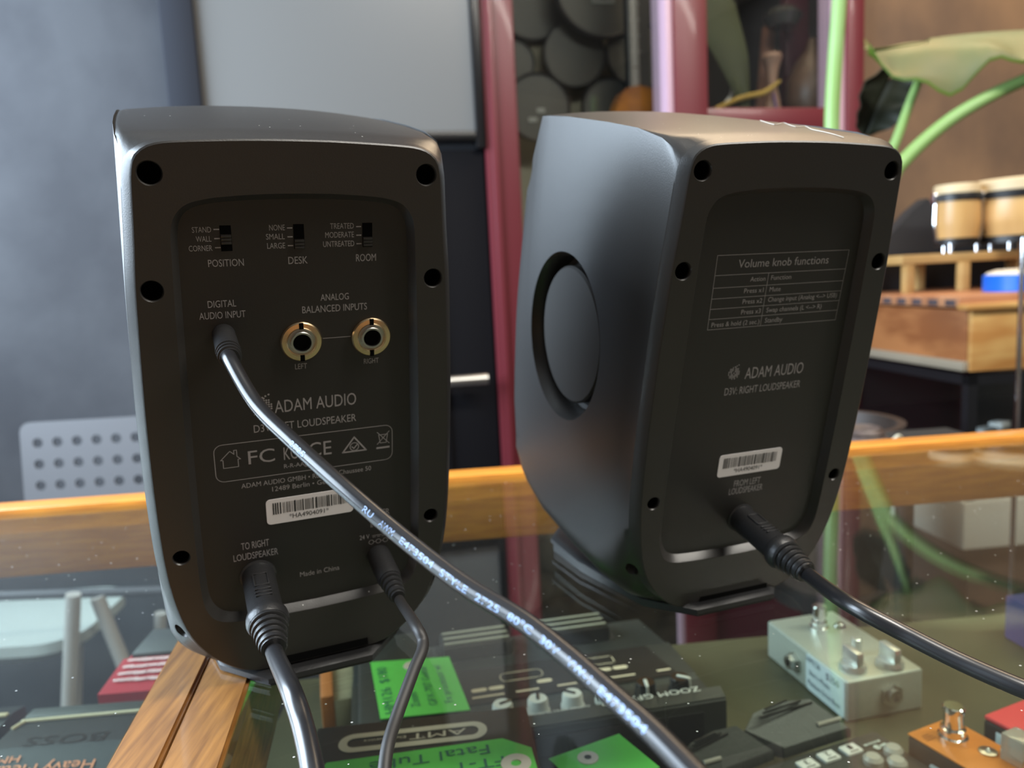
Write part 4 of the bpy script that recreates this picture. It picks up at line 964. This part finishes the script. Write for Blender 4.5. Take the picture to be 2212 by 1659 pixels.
for i in range(7):
    x, y = .06+.11*i*.7, .08+.05*(i % 3)
    o = B().box((0, 0, .007), (.035+.015*rng.random(), .03, .014), .002).build('small_packet', mat('packet_white', (.55, .55, .55), .5))
    o.location = cab.location + Matrix.Rotation(CA, 3, 'Z') @ Vector((x, y, zsh-.0018)); o.rotation_euler = (0, 0, rng.random())
    tag(o, 'small pale packet inside the dark glass cabinet', 'packet', 'packets in the glass cabinet')

PINE = mat('pine', (.62, .36, .12), .42, c2=(.48, .22, .06), vscale=3.5, stretch=(1.5, 1.5, 6), detail=2, contrast=(.42, .58))
WOODR = mat('redwood', (.42, .17, .06), .4, c2=(.26, .09, .03), vscale=4, stretch=(3, 1.2, 5), detail=3, contrast=(.4, .6))
zb0 = ztop+.008
bx = thing('wooden_chest', 'long wooden chest with pale pine end on top of the glass cabinet', 'chest', cab.matrix_local.translation + Vector((0, 0, zb0)), CA)
bx.location = (cc.x, cc.y, FLOOR+zb0)
h1 = aty(2085, 668, YC).z-FLOOR-zb0; bw = .135
B().box((bw/2+.002, .004, h1/2), (bw, .012, h1), .002).build('end_panel', PINE, bx)
B().box((.006, .27, h1/2), (.012, .52, h1-.004), .002).build('side_panel', WOODR, bx)
B().box((bw-.004, .27, h1/2), (.012, .52, h1-.004), .002).build('side_panel', WOODR, bx)
B().box((.30, .05, h1/2-.01), (.33, .012, h1-.02), .002).build('drawer_front', mat('pine_dark', (.40, .26, .06), .5), bx)
B().box((.22, .0, h1+.004), (.48, .03, .012), .003).build('end_lip', PINE, bx)
B().box((.0, .27, .0105), (.02, .53, .02), .002).build('plinth_strip', mat('strip_grey', (.30, .25, .18), .5), bx)
lid = B().box((.235, .285, h1+.014), (.50, .54, .024), .004).build('lid', mat('lid_red', (.50, .24, .12), .35, c2=(.36, .15, .07), vscale=5, stretch=(1, 5, 1)), bx)
b = B()
for k in range(9): b.box((-.0155, .04+.055*k, h1+.012), (.002, .03, .013), .0004)
b.build('inlay', mat('inlay', (.09, .07, .075), .5), lid)
ztopb = FLOOR+zb0+h1+.026
# pine riser
YR = YC+.28
r0 = aty(1958, 560, YR); r1 = aty(2098, 560, YR)
rz = aty(1960, 551, YR).z-ztopb
rs = thing('wooden_riser', 'open pine riser frame standing on chest under the bongo drums', 'riser', (r0.x, YR, ztopb), CA)
PN2 = mat('pine_pale', (.62, .40, .16), .45, c2=(.52, .30, .10), vscale=6, stretch=(1, 1, 4))
B().box((.20, .09, rz-.011), (.42, .18, .022), .002).build('top_board', PN2, rs)
for x, y in ((.012, .012), (.142, -.002), (.40, .012), (.012, .165), (.142, .165), (.40, .165)): B().box((x, y, (rz-.022)/2), (.022, .022, rz-.022), .002).build('leg', PN2, rs)
# bongos
def drum_shell(px0, px1, pyt, pyb, Y, nm):
    a = aty(px0, pyb, Y); c = aty(px1, pyb, Y); t = aty((px0+px1)/2, pyt, Y); return (a+c)/2, (c-a).length/2, t.z
zr = ztopb+rz
cB, rB, zt1 = drum_shell(2022, 2108, 432, 515, YR+.05, '')
bo = thing('bongo_drums', 'pair of pale wood bongo drums with chrome hardware on pine riser', 'bongos', (cB.x, cB.y, zr), CA)
SHELL = mat('bongo_wood', (.72, .45, .18), .35, c2=(.62, .36, .13), vscale=4, stretch=(6, 6, .6)); SKINB = mat('bongo_skin', (.72, .58, .36), .5)
zh = zt1-zr
for cx, rr, k in ((0, rB, 0), (rB+.115, .105, 1)):
    hT = zh+.035+.006*k
    B().lathe([(rr*.93, .030), (rr*1.0, .06), (rr*1.04, zh*.6), (rr, zh)], (cx, 0, 0), (0, 0, 1), 40).build('shell', SHELL, bo)
    B().lathe([(rr*.96, .018), (rr*.96, .034)], (cx, 0, 0), (0, 0, 1), 40).build('bottom_ring', BLACKP, bo)
    B().lathe([(rr*1.06, zh-.004), (rr*1.08, zh+.012), (rr*1.06, zh+.014)], (cx, 0, 0), (0, 0, 1), 40).build('rim', BLACKP, bo)
    B().lathe([(rr*1.03, zh+.010), (rr*1.03, hT-.004), (rr*1.0, hT), (.001, hT+.003)], (cx, 0, 0), (0, 0, 1), 40).build('head', SKINB, bo)
    for a in ((178, -22, 75) if k == 0 else (-110, 75)):
        d = Vector((math.cos(R(a)), math.sin(R(a)), 0)); c0 = Vector((cx, 0, 0))
        b = B().tube([c0+d*(rr*1.10)+Vector((0, 0, zh+.005)), c0+d*(rr*1.13)+Vector((0, 0, zh*.55)), c0+d*(rr*1.02)+Vector((0, 0, .028))], .0035, 10, 6)
        b.box(tuple(c0+d*(rr*1.09)+Vector((0, 0, zh+.004))), (.018, .014, .024), .003); b.build('tuning_rod', CHROME, bo)
    for a in (-140, -40, 90):
        d = Vector((math.cos(R(a)), math.sin(R(a)), 0))*rr*.9; B().cyl((cx+d.x, d.y, .0005), (cx+d.x, d.y, .022), .005, .005, 12).build('foot', CHROME, bo)
B().box((rB+.11, -.105, .045), (.05, .004, .026), .001).build('badge', CHROME, bo)
B().box((rB+.11, -.1075, .045), (.03, .002, .012), .001).build('badge_crest', BLACKP, bo)
B().box((rB*1.0, 0, zh*.5), (.04, .03, .05), .004).build('centre_block', BLACKP, bo)
# tambourine and chrome pole
p = aty(2152, 640, YC+.10); q = thing('tambourine', 'blue rimmed small drum with white head lying on the chest at right edge', 'drum', (p.x+.075, YC+.13, ztopb), 0)
B().lathe([(.075, .001), (.075, .034), (.072, .036), (.07, .03)], (0, 0, 0), (0, 0, 1), 40, False).build('hoop', mat('blue_hoop', (.01, .16, .85), .35), q)
B().lathe([(.071, .034), (.068, .040), (.05, .046), (.001, .048)], (0, 0, 0), (0, 0, 1), 40, False).build('skin', mat('skin_white', (.75, .70, .60), .5), q)
p = aty(2211, 500, 1.42)
st = thing('chrome_pole_stand', 'slim chrome pole of a stand at far right edge', 'stand', (p.x, 1.42, FLOOR))
B().cyl((0, 0, .02), (0, 0, 1.12), .0045).build('pole', CHROME, st); B().lathe([(.14, 0), (.14, .008), (.02, .02)], (0, 0, 0)).build('base', BLACKP, st)
# dark leaning case left of riser, on the chest lid
p = aty(1905, 640, YR+.16)
q = thing('soft_case', 'dark grey soft case leaning behind the right speaker, left of pine riser', 'case', (p.x-.02, YC+.475, ztopb), CA)
b = B(); zc_ = -ztopb; YQ = YC+.48
pts = [(-.10, .0005), (.42, .0005), (.42, zc_+aty(2150, 500, YQ).z), (.24, zc_+aty(2110, 470, YQ).z), (.16, zc_+aty(2045, 425, YQ).z), (.12, zc_+aty(2010, 452, YQ).z), (0, zc_+aty(1890, 560, YQ).z), (-.10, zc_+aty(1860, 605, YQ).z)]
b.loft([[Vector((x, y, z)) for x, z in pts] for y in (0, .04)]); b.build('case_body', mat('case_grey', (.022, .023, .027), .75), q, ang=20)
# low bench with coiled strap behind the rail
zbn = aty(1885, 945, .95).z-.012
bn = thing('pedestal_table', 'small black pedestal table just behind the counter rail', 'table', (.54, .98, FLOOR), R(5))
B().box((-.02, -.02, zbn-FLOOR-.015), (.16, .16, .03), .004).build('top', mat('bench_black', (.008, .008, .008), .85), bn)
B().cyl((-.05, -.02, .01), (-.05, -.02, zbn-FLOOR-.03), .011).build('column', BLACKP, bn)
B().lathe([(.10, 0), (.10, .008), (.02, .014)], (-.05, -.02, 0)).build('foot_plate', BLACKP, bn)
p = aty(1885, 925, .95)
hd = thing('coiled_strap', 'brown grey coiled strap with white loop end just above the counter rail', 'strap', (p.x-.012, .95, zbn), 0)
b = B()
for k in range(3): b.lathe([(.028-.004*k, .0+.008*k), (.034-.004*k, .004+.008*k), (.028-.004*k, .010+.008*k), (.020-.004*k, .004+.008*k)], (0, 0, 0), (0, 0, 1), 30, False)
b.build('coil', mat('strap_brown', (.10, .07, .06), .5, var=.5, vscale=60), hd)
B().tube([(.022, -.02, .006), (.034, -.018, .016), (.042, -.012, .012), (.045, -.006, .003)], .0022).build('loop', mat('loop_white', (.55, .55, .45), .5), hd)
